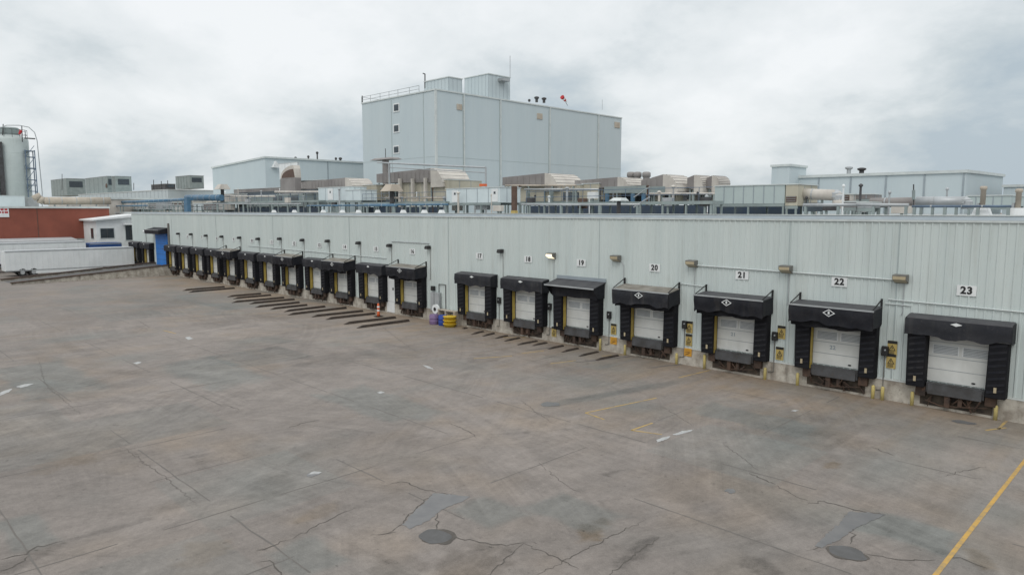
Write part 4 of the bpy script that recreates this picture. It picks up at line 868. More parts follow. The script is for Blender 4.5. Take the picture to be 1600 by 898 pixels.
lx0, lx1, ly0, ly1, lz = block('process_hall', 'pale hall with sloping roof left of the tower block', 331, 414, 600, 247, 24, ridge=.9, sidejoints=(512,))
vent_at(1326, 260, 274, hx0+.1, 'pale stack of two on the right-hand hall roof', 'galv', .5, 'roof_stack', group='roof stacks'); vent_at(1346, 262, 274, hx0+.1, 'dark stack of two on the right-hand hall roof', 'steel', .6, 'roof_stack', group='roof stacks')
for p, tp, r, l in ((496, 237, .22, 'tall thin pipe on the roof of the hall left of the tower'), (482, 243, .2, 'small vent left of the tall pipe on the hall roof'), (462, 245, .2, 'leftmost small vent on the hall roof left of the tower'), (532, 246, .3, 'stubby dark vent on the hall roof near the tower'), (525, 246, .2, 'tiny vent beside the stubby dark one on the hall roof')):
    vent_at(p, tp, 250+(p-414)*.045, lx1-.6, l, 'steel', r)

# ------------------------------------------------------------------ rooftop plant on the warehouse roof
def stand(t, x0, x1, y0, y1, z0):
    if z0 > ROOF+.06:
        b = MB(); b.box(x0, x1, y0, y0+.12, z0-.2, z0-.004); b.box(x0, x1, y1-.12, y1, z0-.2, z0-.004)
        n_ = max(2, int((x1-x0)/2.2)+1)
        for i in range(n_):
            xx = x0+.1+(x1-x0-.2)*i/(n_-1)
            for yy in (y0+.06, y1-.06): b.box(xx-.06, xx+.06, yy-.05, yy+.05, ROOF, z0-.205)
        b.build('support_frame', 'greensteel', t)
def unit(name, label, cat, L, Mx, R, top, bot, Y, m, group=None, seams=4, louv=(), slouv=(), doors=(), capm='trim', depth=None):
    x0, x1, y0, y1, z0, z1 = boxpx(L, Mx, R, top, bot, Y)
    if depth: y1 = y0+depth
    z0 = max(z0, ROOF+.02)
    t = thing(name, label, cat, ((x0+x1)/2, (y0+y1)/2, ROOF), group); MB().box(x0, x1, y0, y1, z0, z1).build('body', m, t, .02)
    MB().box(x0-.05, x1+.05, y0-.05, y1+.05, z1+.002, z1+.07).build('roof_cap', capm, t)
    w, h = x1-x0, z1-z0; b = MB()
    for i in range(1, seams): xx = x0+w*i/seams; b.box(xx-.025, xx+.025, y0-.02, y0-.002, z0+.03, z1-.03)
    for i in range(1, 3): yy = y0+(y1-y0)*i/3; b.box(x1+.002, x1+.02, yy-.025, yy+.025, z0+.03, z1-.03)
    b.build('panel_seam', 'fascia', t)
    for (u0, u1, v0, v1, lm) in louv:
        lo = MB().box(x0+w*u0, x0+w*u1, y0-.05, y0-.003, z0+h*v0, z0+h*v1).build('louver', lm, t); s = MB(); k = z0+h*v0+.06
        while k < z0+h*v1-.04: s.box(x0+w*u0+.03, x0+w*u1-.03, y0-.075, y0-.051, k, k+.03); k += .13
        s.build('louver_blade', 'slat', lo)
    for (u0, u1, v0, v1, lm) in slouv:
        d_ = y1-y0; MB().box(x1+.003, x1+.05, y0+d_*u0, y0+d_*u1, z0+h*v0, z0+h*v1).build('louver', lm, t)
    for (u0, u1) in doors:
        dd = MB().box(x0+w*u0, x0+w*u1, y0-.045, y0-.003, z0+h*.06, z0+h*.92).build('access_door', 'whitepaint', t); MB().box(x0+w*(u0+u1)/2-.12, x0+w*(u0+u1)/2+.12, y0-.055, y0-.046, z0+h*.58, z0+h*.74).build('port_window', 'glass', dd)
    stand(t, x0, x1, y0, y1, z0); return x0, x1, y0, y1, z0, z1
def duct(label, L, Mx, R, top, bot, Y, run='ductgrey', bend='ductpale', legs=True, tail=0):
    """flat-oval duct along the roof whose right end turns down in a segmented bend"""
    x0, x1, y0, y1, z0, z1 = boxpx(L, Mx, R, top, bot, Y); y1 = min(max(y1, y0+1.6), y0+4); h = z1-z0; r = min(h*1.35, (x1-x0)*.55)
    t = thing('roof_duct', label, 'duct', ((x0+x1)/2, (y0+y1)/2, ROOF), 'curved roof ducts')
    xs = x1-r; sl = h*.18
    rb = MB(); rb.prism([(x0, z0+h*.15), (xs-.02, z0), (xs-.02, z1), (x0, z1-sl)], 'y', y0, y1); ro = rb.build('duct_run', run, t)
    s = MB(); k = x0+.5
    while k < xs-.2: s.box(k, k+.05, y0-.03, y0-.002, z0+h*.14, z1-sl-.02); k += .8
    s.build('flange', 'ductgrey', ro) if len(s.v) else None
    n_ = 7; ar = [(xs+r*math.sin(math.pi/2*i/n_), z1-r+r*math.cos(math.pi/2*i/n_)) for i in range(n_+1)]
    zb = min(z0-.25, z1-r-.02)
    MB().prism([(xs, zb)]+[(xs, z1)]+ar[1:]+[(x1, zb)], 'y', y0-.06, y1+.06).build('elbow', bend, t)
    s = MB()
    for i in range(1, n_+1):
        q = ar[i]; s.box(q[0]-.018, q[0]+.018, y0-.075, y1+.075, q[1]-.018, q[1]+.018)
    s.build('elbow_seam', 'ductgrey', t)
    if legs:
        lg = MB(); n2 = max(2, int((x1-x0)/3))
        for i in range(n2):
            xx = x0+.2+(xs-x0-.4)*i/max(1, n2-1)
            for yy in (y0+.2, y1-.2): lg.box(xx-.06, xx+.06, yy-.06, yy+.06, ROOF, z0+h*.12)
        lg.box(xs+.15, x1-.1, y0+.1, y1-.1, ROOF, zb-.003) if False else None
        lg.build('support_leg', 'greensteel', t)
    return x0, x1, y0, y1, z0, z1
AH = 'air handling units on the warehouse roof'
# right group
unit('air_handler', 'long grey-green panelled air handler right of the curved ducts', 'air handler', 1117, 1227, 1240, 289, 318, 12, 'ahugreen', AH, 7, depth=3)
unit('intake_box', 'pale intake box with brown louver at the end of the long air handler', 'air handler', 1228, 1247, 1256, 288.5, 321.5, 11.9, 'beige', AH, 1, louv=((.08, .92, .18, .45, 'louvrerust'),), depth=3.2)
def hpipe(name, label, cat, pts, Y, r, m, group=None, n_=14, legs=()):
    P = [atY(*p, Y) for p in pts]; t = thing(name, label, cat, (P[0][0], Y, ROOF), group); b = MB().path(P, r, n_); b.build('pipe_run', m, t, 0, True)
    c = MB()
    for p in P[1:-1]: c.lathe((p[0], p[1], p[2]-r), [(r*.3, 0), (r*1.02, r*.6), (r*1.02, r*1.4), (r*.3, 2*r)], n_)
    for a, q in zip(P, P[1:]):
        A, B = Vector(a), Vector(q); l = (B-A).length; k = .8
        while k < l-.4: d = (B-A).normalized(); c.tube(A+d*k, A+d*(k+.07), r*1.06, n_); k += 2.2
    c.build('pipe_collar', 'galv', t); lg = MB()
    for p in legs: q = atY(p, pts[0][1], Y); lg.box(q[0]-.06, q[0]+.06, Y-.08, Y+.08, ROOF, q[2]-r*.7)
    if legs: lg.build('support_leg', 'greensteel', t)
hpipe('large_pipe', 'large silver round duct with tan bend right of the intake box', 'pipe', [(1251, 303), (1306, 305), (1310, 309), (1310, 326)], 13, .36, 'ductpale', legs=(1262, 1285))
hpipe('large_pipe', 'long low silver pipe on the roof at the right', 'pipe', [(1432, 315), (1508, 315), (1511, 318), (1511, 326)], 9, .27, 'galv', legs=(1440, 1458, 1477, 1495))
hpipe('large_pipe', 'low dark lagged pipe left of the long silver pipe', 'pipe', [(1360, 317), (1428, 316)], 10, .28, 'ductgrey', legs=(1365, 1385, 1410))
unit('condenser', 'small dark condenser with brown louvers beside the tan pipe bend', 'condenser', 1314, 1329, 1336, 304, 314, 14, 'ductpale', AH, 2, louv=((.1, .9, .15, .85, 'louvrerust'),), depth=2)
unit('condenser', 'low flat grey condenser between the tan bend and the lagged pipe', 'condenser', 1337, 1362, 1372, 304, 311, 15, 'ductgrey', AH, 3, depth=2)
unit('roof_curb', 'low pale box on the roof below the grey condenser', 'roof box', 1340, 1362, 1368, 317, 325, 8, 'galv', None, 2, depth=1.5)
unit('roof_curb', 'wide low pale green box behind the two stacks', 'roof box', 1512, 1580, 1592, 306, 322, 16, 'ahugreen', None, 5, depth=4)
unit('roof_curb', 'small dark box near the lagged pipe', 'roof box', 1318, 1338, 1344, 316, 324, 9, 'ductgrey', None, 2, depth=1.5)
for (px, w_, l, tpx) in ((1535, .3, 'tan round stack on white curb, left of two at the right edge', 291), (1590.5, .3, 'tan round stack on white curb, right of two at the right edge', 295)):
    p = atY(px, 322, 5); tpz = atY(px, tpx, 5)[2]; t = thing('exhaust_stack', l, 'stack', (p[0], 5, ROOF), 'exhaust stacks at the right edge')
    MB().hexa([(p[0]-.42, 4.6, ROOF), (p[0]+.42, 4.6, ROOF), (p[0]+.42, 5.4, ROOF), (p[0]-.42, 5.4, ROOF)], [(p[0]-.27, 4.75, 8.72), (p[0]+.27, 4.75, 8.72), (p[0]+.27, 5.25, 8.72), (p[0]-.27, 5.25, 8.72)]).build('curb', 'whitepaint', t)
    MB().lathe((p[0], 5, 8.723), [(.115, 0), (.115, tpz-8.9), (.15, tpz-8.88), (.15, tpz-8.75), (.1, tpz-8.72)], 16).build('stack_pipe', 'tanpipe', t, 0, True); MB().box(p[0]-.22, p[0]-.13, 4.9, 5.1, 8.723, 8.95).build('motor_box', 'galv', t)
tag(MB().path([atY(1427.5, 326, 7), atY(1427.5, 288, 7)], .035, 6).build('vent_pole', 'steel'), 'thin dark pole standing at the end of the lagged pipe', 'pole')
tag(MB().path([atY(1427.5, 312, 6.98), atY(1427.5, 297, 6.98)], .08, 8).build('pole_box', 'greensteel'), 'dark green sleeve on the thin roof pole', 'sleeve')
# curved duct houses, middle
duct('long brown-grey duct with pale right bend below the tower, left of three big ones', 785, 872, 912, 269.5, 290, 15.2)
duct('long grey duct with pale bend just right of the tower foot', 898, 984, 1016, 276, 293, 16.2)
duct('short grey duct with pale bend in the middle of the right duct cluster', 1002, 1040, 1060, 277, 294, 16.8)
duct('tall broad duct with large pale bend in the right duct cluster', 1018, 1060, 1086, 271.5, 297, 16.6)
duct('grey duct with pale bend second from right in the cluster', 1074, 1099, 1119, 273, 296, 17.5)
duct('rightmost grey duct with pale bend in the cluster', 1104, 1124, 1141, 274, 296, 18)
duct('grey duct with large pale bend left of the white air handler', 588, 692, 738, 261.5, 284, 15.2)
duct('low grey duct with pale bend above the left white unit', 470, 552, 584, 277, 294, 13)
BG = 'beige plant casings under the ducts'
unit('plant_casing', 'long beige casing with dark louver under the brown-grey duct', 'casing', 812, 906, 914, 289, 314, 15.5, 'beige', BG, 7, louv=((.74, .99, .05, .55, 'louvre'),), depth=5)
unit('plant_casing', 'beige casing block with pipework right of the dark louver', 'casing', 910, 936, 944, 287, 312, 16, 'beige', BG, 2, depth=4)
unit('plant_casing', 'beige casing set back behind the open blue-legged frame', 'casing', 946, 1008, 1016, 292, 314, 20, 'beige', BG, 4, louv=((.30, .98, .1, .6, 'louvre'),), depth=3)
unit('plant_casing', 'beige casing with dark opening beneath the middle ducts', 'casing', 1010, 1058, 1066, 290, 314, 17.5, 'beige', BG, 4, louv=((.05, .20, .05, .5, 'louvre'), (.62, .95, .05, .5, 'louvre')), depth=4)
unit('plant_casing', 'beige casing beneath the tall broad bend', 'casing', 1058, 1080, 1086, 290, 314, 18.5, 'ductpale', BG, 2, louv=((.55, .9, .1, .5, 'louvre'),), depth=4)
unit('plant_casing', 'beige casing beneath the two rightmost bends', 'casing', 1088, 1120, 1128, 290, 314, 19.5, 'beige', BG, 3, louv=((.4, .8, .1, .6, 'louvre'),), depth=4)
unit('plant_casing', 'tall beige casing with posts left of the white air handler', 'casing', 622, 700, 706, 281, 314, 15.5, 'beige', BG, 4, depth=5)
unit('plant_casing', 'beige casing under the low duct right of the left white unit', 'casing', 556, 588, 594, 289, 313, 14.5, 'beige', BG, 2, depth=4)
unit('air_handler', 'white air handler with two white doors in the middle of the roof', 'air handler', 697, 781, 792, 293, 316.5, 9, 'ahu', AH, 5, doors=((.12, .24), (.86, .97)), depth=2.6)
unit('air_handler', 'white air handler with one door at the left of the beige casings', 'air handler', 497, 545, 556, 292, 313, 10, 'ahu', AH, 4, doors=((.33, .5),), depth=2.4)
unit('air_handler', 'small bright white box joined to the left white air handler', 'air handler', 540, 563, 570, 297, 313, 9.8, 'ahu', AH, 2, depth=2.2)
# open frames, walkways
def walkway(label, L, R, py, Y, posts, m='greensteel', dep=1.6):
    a, c = atY(L, py, Y), atY(R, py, Y); z = (a[2]+c[2])/2; t = thing('roof_walkway', label, 'walkway', ((a[0]+c[0])/2, Y, ROOF), 'steel roof walkways')
    MB().box(a[0], c[0], Y, Y+dep, z-.22, z).build('deck_beam', m, t); b = MB()
    for i in range(posts):
        xx = a[0]+.1+(c[0]-a[0]-.2)*i/(posts-1)
        b.box(xx-.06, xx+.06, Y+.05, Y+.17, ROOF, z-.222); b.box(xx-.06, xx+.06, Y+dep-.17, Y+dep-.05, ROOF, z-.222)
    b.build('post', m, t); b = MB(); xx = a[0]
    while xx < c[0]: b.tube((xx, Y+.05, z), (xx, Y+.05, z+.9), .022, 5); xx += 2.
    for h in (.45, .9): b.tube((a[0], Y+.05, z+h), (c[0], Y+.05, z+h), .022, 5)
    b.build('handrail', 'bluesteel', t)
walkway('grey-green steel walkway below the left hall', 332, 497, 314.5, 9, 7); walkway('grey-green steel walkway between the two white air handlers', 566, 696, 315.5, 8.5, 6); walkway('grey-green steel walkway in front of the beige casings', 822, 1112, 315.5, 8, 10)
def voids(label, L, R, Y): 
    a, c = atY(L, 322, Y), atY(R, 322, Y); tag(MB().box(a[0], c[0], Y, Y+.3, ROOF, 9.0).build('shade_sheet', 'navy'), label, 'shade sheet', 'dark shade sheets under the walkways')  # dark sheet standing in for the shade of the void beneath
voids('dark sheet for the shade under the left walkway', 332, 497, 12); voids('dark sheet for the shade under the middle walkway', 566, 696, 12.5); voids('dark sheet for the shade under the right walkway', 822, 1100, 12); voids('dark sheet for the shade under the long air handler at right', 1106, 1250, 17)
for l, L_, R_, pt, pb, Y in (('dark sheet for the shaded bay between the left white unit and the tall beige casing', 586, 624, 290, 313, 17), ('dark sheet for the shaded gap under the duct right of the tall broad bend', 1080, 1090, 288, 313, 20.5), ('dark sheet for the shaded bay behind the blue-legged frame', 944, 1010, 300, 313, 19.4), ('dark sheet for the shaded recess below the low grey duct at the left', 470, 498, 297, 313, 16), ('dark sheet for the shaded recess under the wide duct of the left hall', 372, 440, 301, 304, 16)):
    a, c = atY(L_, pt, Y), atY(R_, pb, Y); tag(MB().box(a[0], c[0], Y, Y+.3, ROOF, a[2]).build('shade_sheet', 'louvre'), l, 'shade sheet')  # dark sheets put in as the shade of open bays and gaps
ofr = thing('open_frame', 'open steel frame on blue posts beside the beige casing block', 'frame', (*atY(975, 310, 14)[:2], ROOF)); b = MB()
for py in (294.5, 299.5): a, c = atY(944, py, 14), atY(1012, py, 14); b.box(a[0], c[0], 14, 14.2, a[2]-.14, a[2]+.14); b.box(a[0], c[0], 16.5, 16.7, a[2]-.14, a[2]+.14)
b.build('beam', 'greensteel', ofr); b = MB()
for px in (950, 990, 1007): a = atY(px, 299, 14); b.box(a[0]-.14, a[0]+.14, 13.8, 14.0-.003, ROOF, a[2]-.2)
b.build('post', 'bluepipe', ofr)
st_ = thing('roof_stair', 'short steel stair with slanted rails by the blue posts', 'stair', (*atY(1003, 320, 10)[:2], ROOF)); b = MB()
for dy in (0, .8): a, c = atY(990, 324, 6.4+dy), atY(1015, 308, 6.4+dy); b.tube(a, c, .05, 6); b.tube((a[0], a[1], a[2]+.7), (c[0], c[1], c[2]+.7), .03, 6)
b.build('stringer', 'galv', st_)
# portal of thin pipe in front of the tower foot
pf = thing('pipe_portal', 'thin tall pipe portal frame standing before the tower foot', 'frame', (*atY(608, 300, 14)[:2], ROOF)); a, c = atY(608, 255, 14), atY(759, 262, 14); b = MB()
b.tube((a[0], 14, a[2]), (c[0], 14, c[2]), .09, 8); b.tube((a[0], 14, a[2]), (a[0], 14, ROOF), .12, 8); b.tube((c[0], 14, c[2]), (c[0], 14, ROOF), .09, 8); b.tube((a[0], 14, a[2]-.5), (c[0], 14, c[2]-.5), .05, 6); d_ = atY(590, 254, 14); b.tube((a[0], 14, a[2]), (d_[0], 14, d_[2]), .09, 8); b.tube((a[0], 14, a[2]), (a[0], 20, a[2]), .08, 8); b.build('pipe_member', 'galv', pf)
for px, py in ((623, 279), (643, 279), (663, 278)): a = atY(px, py, 14.8); tag(MB().box(a[0]-.16, a[0]+.16, 14.8, 15.1, ROOF, a[2]).build('frame_post', 'ductpale'), 'pale post in front of the tall beige casing', 'post', 'pale posts before the tall beige casing')
def mush(px, ptop, pmid, Y, w, m, label):
    a = atY(px, ptop, Y); c = atY(px, pmid, Y); t = thing('hood_vent', label, 'vent', (a[0], Y, ROOF), 'hooded roof vents')
    MB().hexa([(a[0]-w, Y-w, c[2]), (a[0]+w, Y-w, c[2]), (a[0]+w, Y+w, c[2]), (a[0]-w, Y+w, c[2])], [(a[0]-w*.5, Y-w*.5, a[2]), (a[0]+w*.8, Y-w*.5, a[2]), (a[0]+w*.8, Y+w*.5, a[2]), (a[0]-w*.5, Y+w*.5, a[2])]).build('hood', m, t)
    MB().tube((a[0], Y, ROOF), (a[0], Y, c[2]-.003), w*.28, 10).build('pipe', 'steel', t)
mush(612, 288, 299, 8, .85, 'tanpipe', 'tan hooded vent on a dark pipe left of the beige casing'); mush(347, 288, 296, 10, .9, 'ductpale', 'pale hooded vent on a pipe at the left hall corner')
mush(967, 309, 314, 5, .5, 'trim', 'small pale round vent before the open blue-legged frame')
tag(MB().box(*[q for q in (atY(800.5, 310, 2.5)[0], atY(806, 310, 2.5)[0])], 2.4, 2.65, 8.6, atY(803, 291.5, 2.5)[2]).build('roof_post', 'louvrerust'), 'dark brown square post standing at the roof edge', 'post')
tag(MB().box(atY(800.5, 310, 2.5)[0]-.03, atY(806, 310, 2.5)[0]+.03, 2.37, 2.68, ROOF, 8.597).build('post_base', 'yellow'), 'yellow base under the dark brown roof post', 'post base')
for px, py, w_, h_, l in ((755, 288, .5, .3, 'small orange box on the white air handler'),): a = atY(px, 292.6, 9.6); tag(MB().box(a[0]-.3, a[0]+.3, 9.4, 9.8, a[2]+.09, a[2]+.3).build('orange_box', 'conered'), l, 'box')
# fans on the far roofs right of the tower
for px, l in ((986, 'round fan head right of the tower, left of three'), (996, 'round fan head right of the tower, middle of three'), (1010, 'round fan head right of the tower, right of three')):
    a = atY(px, 276, 30); t = thing('roof_fan', l, 'fan', (a[0], 30, ROOF), 'round roof fans'); MB().tube((a[0], 30, ROOF), (a[0], 30, a[2]), .36, 12).build('pedestal', 'ductgrey', t); MB().lathe((a[0], 30, a[2]-.1), [(.3, 0), (.46, .08), (.46, .48), (.3, .6), (.1, .62)], 16).build('fan_head', 'ductgrey', t, 0, True)
# big exhaust hood by the left hall
eh = thing('exhaust_hood', 'big round-topped exhaust hood with dark mouth by the left hall', 'hood', (*atY(450, 290, 16)[:2], ROOF)); a, c = atY(438, 279, 16), atY(458, 258, 16); b = MB(); n_ = 8; r = c[0]-a[0]
pr = [(a[0], a[2])]+[(a[0]+r*(1-math.cos(math.pi*.5*i/n_)), a[2]+(c[2]-a[2])*math.sin(math.pi*.5*i/n_)) for i in range(1, n_+1)]+[(c[0]+.25, c[2]-.5), (c[0]+.35, a[2]+.3), (c[0]+.35, a[2])]
b.prism(pr, 'y', 16, 17.0); b.build('hood_shell', 'ductpale', eh); pr2 = [(a[0]+.5, a[2]+.05)]+[(a[0]+.5+(r-.5)*(1-math.cos(math.pi*.5*i/n_)), a[2]+.05+(c[2]-a[2]-.6)*math.sin(math.pi*.5*i/n_)) for i in range(1, n_+1)]+[(c[0]+.4, a[2]+.05)]
b = MB(); b.prism(pr2, 'y', 15.95, 15.997); b.build('mouth', 'louvrerust', eh)
b = MB(); b.box(a[0], c[0]+.35, 16, 17, ROOF, a[2]-.003); b.build('pedestal', 'ductgrey', eh)
unit('wall_panel', 'white panel board behind the exhaust hood', 'panel', 436, 464, 467, 253.5, 279, 20, 'whitepaint', None, 3, depth=.4)
unit('big_duct', 'wide grey-brown duct along the foot of the left hall', 'duct', 365, 460, 470, 292, 303, 17, 'ductgrey', None, 6, depth=2.5); unit('big_duct', 'sloping grey duct rising between hood and low duct', 'duct', 458, 505, 515, 281, 296, 18, 'ductgrey', None, 3, depth=2.5)
unit('plant_casing', 'pale casing with posts below the left hall corner', 'casing', 322, 366, 372, 303, 316, 12, 'ductpale', BG, 4, depth=2); unit('plant_casing', 'grey casing with dark gaps below the exhaust hood', 'casing', 372, 490, 498, 303, 320, 14, 'greensteel', BG, 8, louv=((.02, .16, .2, .9, 'louvre'), (.5, .62, .3, .9, 'louvre'), (.7, .82, .2, .9, 'louvre')), depth=3)
fh = thing('flat_hood', 'flat grey roof hood on a mast at the foot of the tower', 'hood', (*atY(593, 251, 26)[:2], ROOF)); a, c = atY(577, 251, 26), atY(611, 245, 26)
MB().hexa([(a[0], 26, a[2]), (c[0], 26, a[2]), (c[0], 28, a[2]), (a[0], 28, a[2])], [(a[0]+1, 26.3, c[2]), (c[0]-.6, 26.3, c[2]), (c[0]-.6, 27.7, c[2]), (a[0]+1, 27.7, c[2])]).build('hood', 'ductgrey', fh); MB().tube(((a[0]+c[0])/2, 27, ROOF), ((a[0]+c[0])/2, 27, a[2]-.003), .5, 10).build('stack', 'ductgrey', fh); MB().tube(((a[0]+c[0])/2, 27, c[2]), ((a[0]+c[0])/2, 27, c[2]+1.4), .05, 6).build('mast', 'steel', fh)
wc = thing('wall_cowl', 'white curved cowl on the right wall of the left hall near its corner', 'cowl', (lx1, ly0+1.5, 10)); q0, q1 = atX(424, 262, lx1), atX(433, 252, lx1)
MB().prism([(q0[1], q0[2]), (q1[1], q0[2]), (q1[1], q1[2]-.6), (q0[1]+.6, q1[2])], 'x', lx1+.01, lx1+.7).build('cowl_shell', 'whitepaint', wc)
# loose pipework and posts that crowd the plant deck
R3 = random.Random(9)
for i, (L_, R_, py, Y, r, m, l) in enumerate([(335, 470, 318.5, 6.5, .07, 'galv', 'thin silver pipe low in front of the left walkway'), (340, 430, 307, 11, .12, 'ductpale', 'pale pipe above the left walkway'), (600, 700, 309.5, 12, .10, 'tanpipe', 'tan pipe along the foot of the tall beige casing'), (570, 700, 319.5, 6, .08, 'bluepipe', 'thin blue pipe low before the middle walkway'), (480, 620, 321.5, 5, .08, 'bluepipe', 'thin blue pipe low before the left white unit'), (820, 940, 296, 14.5, .09, 'galv', 'thin silver pipe on the long beige casing'), (815, 1000, 319.5, 6, .07, 'galv', 'thin silver pipe low before the right walkway'), (1010, 1120, 303, 16, .09, 'ductpale', 'pale pipe across the beige casings at right'), (790, 900, 290, 15, .09, 'tanpipe', 'tan pipe under the brown-grey duct'), (430, 500, 300, 12.5, .16, 'ductpale', 'fat pale pipe under the sloping duct'), (1255, 1420, 320.5, 6, .09, 'galv', 'thin silver pipe low in front of the large round duct'), (1425, 1580, 322.5, 4.5, .06, 'bluesteel', 'thin dark pipe low before the two stacks')]):
    hpipe('roof_pipe', l, 'pipe', [(L_, py), ((L_+R_)/2, py+R3.uniform(-.6, .6)), (R_, py)], Y, r, m, 'loose pipes on the plant deck', 8, legs=(L_+4, (L_*2+R_)/3, (L_+R_*2)/3, R_-4))
for i, px in enumerate([352, 372, 391, 408, 437, 458, 474, 512, 530, 577, 596, 628, 651, 676, 694, 716, 742, 768, 812, 836, 858, 886, 921, 938, 958, 1012, 1030, 1052, 1071, 1090, 1104, 1260, 1275, 1318, 1345, 1390, 1480]):
    Y = R3.uniform(8, 16); top = R3.uniform(292, 312); a = atY(px, top, Y); t = thing('vent_post', 'thin upright vent pipe crowded among the rooftop ducts', 'vent pipe', (a[0], Y, ROOF), 'thin vent pipes on the plant deck'); r = R3.choice([.05, .07, .1])
    m = R3.choice(['galv', 'ductpale', 'steel', 'whitepaint', 'rust']); MB().tube((a[0], Y, ROOF), a, r, 7).build('pipe', m, t); MB().lathe((a[0], Y, a[2]), [(r*.8, .001), (r*1.9, .05), (r*1.9, .12), (r*.6, .2)], 8).build('cap', m, t)
for i, (px, py, w_, h_, m) in enumerate([(385, 311, .5, .5, 'galv'), (447, 309, .4, .6, 'ductpale'), (520, 316, .35, .5, 'steel'), (607, 312, .5, .6, 'louvre'), (648, 311, .4, .5, 'tanpipe'), (712, 321, .6, .5, 'ductpale'), (752, 321, .8, .4, 'galv'), (776, 321, .5, .5, 'ductpale'), (826, 309, .35, .5, 'steel'), (908, 310, .35, .8, 'louvrerust'), (924, 300, .4, .5, 'whitepaint'), (1042, 309, .4, .6, 'galv'), (1100, 308, .35, .6, 'steel'), (1268, 317, .5, .5, 'louvre'), (1290, 319, .6, .4, 'steel'), (1352, 321, .6, .4, 'whitepaint'), (1408, 322, .5, .4, 'ductpale')]):
    Y = R3.uniform(7, 11); a = atY(px, py, Y); t = thing('junction_box', 'small box on a stand among the rooftop ducts', 'box', (a[0], Y, ROOF), 'small boxes on the plant deck'); MB().box(a[0]-w_, a[0]+w_, Y, Y+.4, a[2]-h_, a[2]).build('box_body', m, t, .015); MB().box(a[0]-.06, a[0]+.06, Y+.1, Y+.22, ROOF, a[2]-h_-.003).build('stand', 'greensteel', t)
# blue pipework, far left
for i, (pts, r, l, Y) in enumerate((([(186, 316), (268, 313), (300, 311)], .22, 'long blue pipe rising slightly over the far roof', 6), ([(292, 309), (346, 309)], .45, 'thick blue pipe right of the blue valve stand', 8), ([(182, 322), (230, 321)], .12, 'thin blue pipe low over the far roof', 5))):
    hpipe('blue_pipe', l, 'pipe', pts, Y, r, 'bluepipe', 'blue pipes on the far roof', legs=(pts[0][0]+6, pts[-1][0]-6))
vs_ = thing('valve_stand', 'upright blue valve stand between the blue pipes', 'valve', (*atY(292, 325, 5)[:2], ROOF)); a = atY(293, 308, 5); MB().box(a[0]-.5, a[0]+.3, 4.8, 5.3, ROOF, a[2]).build('valve_body', 'bluepipe', vs_); MB().box(a[0]-1.3, a[0]-.51, 4.9, 5.2, ROOF, a[2]-.5).build('actuator', 'bluepipe', vs_)
R2 = random.Random(4)
SM = [(192, 203, 313, 326, 'galv'), (206, 216, 317, 327, 'ductpale'), (219, 228, 315, 327, 'greensteel'), (232, 240, 318, 327, 'ductgrey'), (243, 253, 312, 327, 'galv'), (262, 282, 317, 321, 'louvrerust'), (263, 284, 322, 328, 'ductpale'), (302, 316, 318, 328, 'ahu'), (318, 336, 318, 328, 'louvrerust'), (338, 350, 319, 328, 'ductpale')]
NM = ['galvanised box', 'pale tan box', 'grey-green box', 'dark grey box', 'taller galvanised box', 'flat rusty brown box', 'pale low box', 'white low box', 'wide rusty brown box', 'tan low box']
for (L, R_, tp, bt, m), nm in zip(SM, NM): unit('pump_unit', f'{nm} among the pipework on the far left roof', 'pump unit', L, R_, R_+3, tp, bt, 9+R2.uniform(-2, 3), m, 'small plant boxes on the far roof', 2, depth=1.6)
# rust and clutter posts along the pipe rack
pr_ = thing('pipe_rack', 'low steel pipe rack with many posts along the far roof', 'pipe rack', (*atY(260, 320, 7.5)[:2], ROOF)); b = MB(); xa, xb = atY(184, 320, 7.5)[0], atY(350, 320, 7.5)[0]; k = xa
while k < xb: b.box(k-.07, k+.07, 7.4, 7.54, ROOF, 9.6+.5*math.sin(k*3)); k += 1.9
b.build('post', 'greensteel', pr_); b = MB()
for z in (8.9, 9.5): b.tube((xa, 7.35, z), (xb, 7.35, z), .06, 6)
b.tube((xa, 7.6, 9.2), (xb, 7.6, 9.2), .10, 8); b.build('rail_pipe', 'galv', pr_)
# far low hall with rooftop air conditioners
fx = block('far_hall', 'low pale hall with fins far left behind the pipework', 122, 262, 345, 297, 62, 'siding_far', tuple(range(128, 262, 6)))
FH = fx[4]
RG = 'rooftop air conditioners on the far hall'
def rtu(L, Mx, R, top, bot, Y, label, fan=False, dark=False):
    x0, x1, y0, y1, z0, z1 = boxpx(L, Mx, R, top, bot, Y); t = thing('rooftop_air_conditioner', label, 'air conditioner', ((x0+x1)/2, (y0+y1)/2, FH), RG); z0 = FH+.32
    MB().box(x0, x1, y0, y1, z0, z1).build('body', 'greensteel' if not dark else 'steel', t); MB().box(x0-.1, x1+.1, y0-.1, y1+.1, z1+.003, z1+.18).build('top_cap', 'galv', t); w = x1-x0
    MB().box(x1+.003, x1+.08, y0+(y1-y0)*.15, y0+(y1-y0)*.85, z0+(z1-z0)*.5, z0+(z1-z0)*.85).build('louver', 'louvre', t); b = MB()
    for i in range(1, 5): b.box(x0+w*i/5-.05, x0+w*i/5+.05, y0-.04, y0-.003, z0+.1, z1-.1)
    b.build('panel_seam', 'steel', t)
    if fan: MB().tube((x1-.9, y0-.05, (z0+z1)/2-.4), (x1-.9, y0-.35, (z0+z1)/2-.4), 1.0, 16).build('fan', 'louvrerust', t)
rtu(79, 103, 133, 279, 296, 66, 'low dark-grilled air conditioner, leftmost on the far hall'); rtu(133, 167, 177, 275.5, 296, 66, 'boxy grey air conditioner with brown fan on the far hall', True); rtu(174, 180, 205, 275.5, 296, 66, 'air conditioner right of the brown fan on the far hall')
rtu(274, 296, 318, 274.5, 295, 64, 'single pale air conditioner standing alone right of the others')
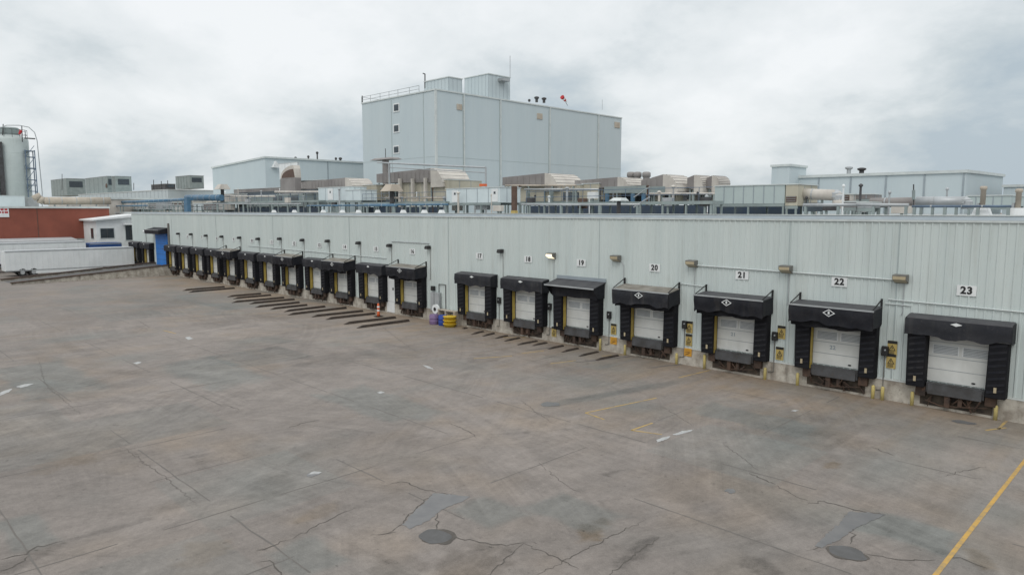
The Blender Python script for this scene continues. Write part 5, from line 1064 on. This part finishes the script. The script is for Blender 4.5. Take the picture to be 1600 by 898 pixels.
rtu(236, 258, 274, 287.5, 297, 64, 'low flat dark air conditioner left of the lone pale one', False, True)
for px, tp, l in ((97, 272, 'thin pole at the left air conditioner'), (240, 281, 'thin pole left of the flat dark unit'), (252, 283, 'thin pole behind the flat dark unit'), (262, 282, 'stub pole right of the flat dark unit'), (209, 286, 'short mast with flat top on the far hall')):
    tag(MB().tube(atY(px, 297, 63), atY(px, tp, 63), .14, 6).build('vent_pole', 'steel'), l, 'pole', 'thin poles on the far hall roof')
# left service block with tan duct
tb = thing('service_block', 'low cream service block behind the brick building', 'building', (-150, 15, 0)); MB().box(-175, -139, 2.2, 24, 0, 10.6).build('wall', 'ductpale', tb); MB().box(-175.2, -138.8, 2.0, 24.2, 10.603, 10.9).build('roof_edge', 'trim', tb)
hp = [atX(p, q, -134) for p, q in ((55, 304), (60, 311), (68, 314), (172, 314))]
ht = thing('tan_duct', 'long tan round duct above the brick building', 'duct', (-134, hp[0][1], 9)); MB().path(hp, .62, 14).build('duct_run', 'tanpipe', ht, 0, True); b = MB()
for px in (85, 105, 125, 150, 168): q = atX(px, 314, -134); b.box(-134.1, -133.9, q[1]-.1, q[1]+.1, 8.8, q[2]-.5)
for px in (75, 95, 118, 140, 160): q = Vector(atX(px, 314, -134)); b.tube(q, q+Vector((0, .1, 0)), .66, 14)
b.build('duct_support', 'galv', ht)
for bi, (px, top, w_, m, l) in enumerate(((10, 306, 2.4, 'ahu', 'white rooftop box under the silos'), (42, 309, 1.6, 'galv', 'grey rooftop box left of the tan duct'), (28, 311, 1.2, 'ahu', 'small white box between two rooftop boxes under the silo'))):
    q = atX(px, top, -136-bi*2.3); t = thing('rooftop_box', l, 'roof box', (-136-bi*2.3, q[1], 9)); MB().box(-138-bi*2.3, -136-bi*2.3, q[1]-w_, q[1]+w_, 8.955, max(q[2], 9.6)).build('body', m, t, .02); MB().box(-138.05-bi*2.3, -135.95-bi*2.3, q[1]-w_-.05, q[1]+w_+.05, max(q[2], 9.6)+.002, max(q[2], 9.6)+.08).build('lid', 'trim', t)
# little vent caps and hooks along the roof edge
for i, px in enumerate((428, 460, 505, 535, 560, 590, 630, 663, 690)):
    p = atY(px, 329, .95); t = thing('edge_vent', 'small white vent cap on the warehouse roof edge', 'vent', (p[0], .95, ROOF), 'white vent caps along the roof edge')
    MB().hexa([(p[0]-.26, .75, ROOF+.15), (p[0]+.26, .75, ROOF+.15), (p[0]+.26, 1.15, ROOF+.15), (p[0]-.26, 1.15, ROOF+.15)], [(p[0]-.16, .85, ROOF+.45), (p[0]+.16, .85, ROOF+.45), (p[0]+.16, 1.05, ROOF+.45), (p[0]-.16, 1.05, ROOF+.45)]).build('cap', 'whitepaint', t)
    MB().tube((p[0], .95, ROOF), (p[0], .95, ROOF+.149), .1, 8).build('neck', 'galv', t)
for o in bpy.data.objects:
    if '_w' in o: del o['_w']
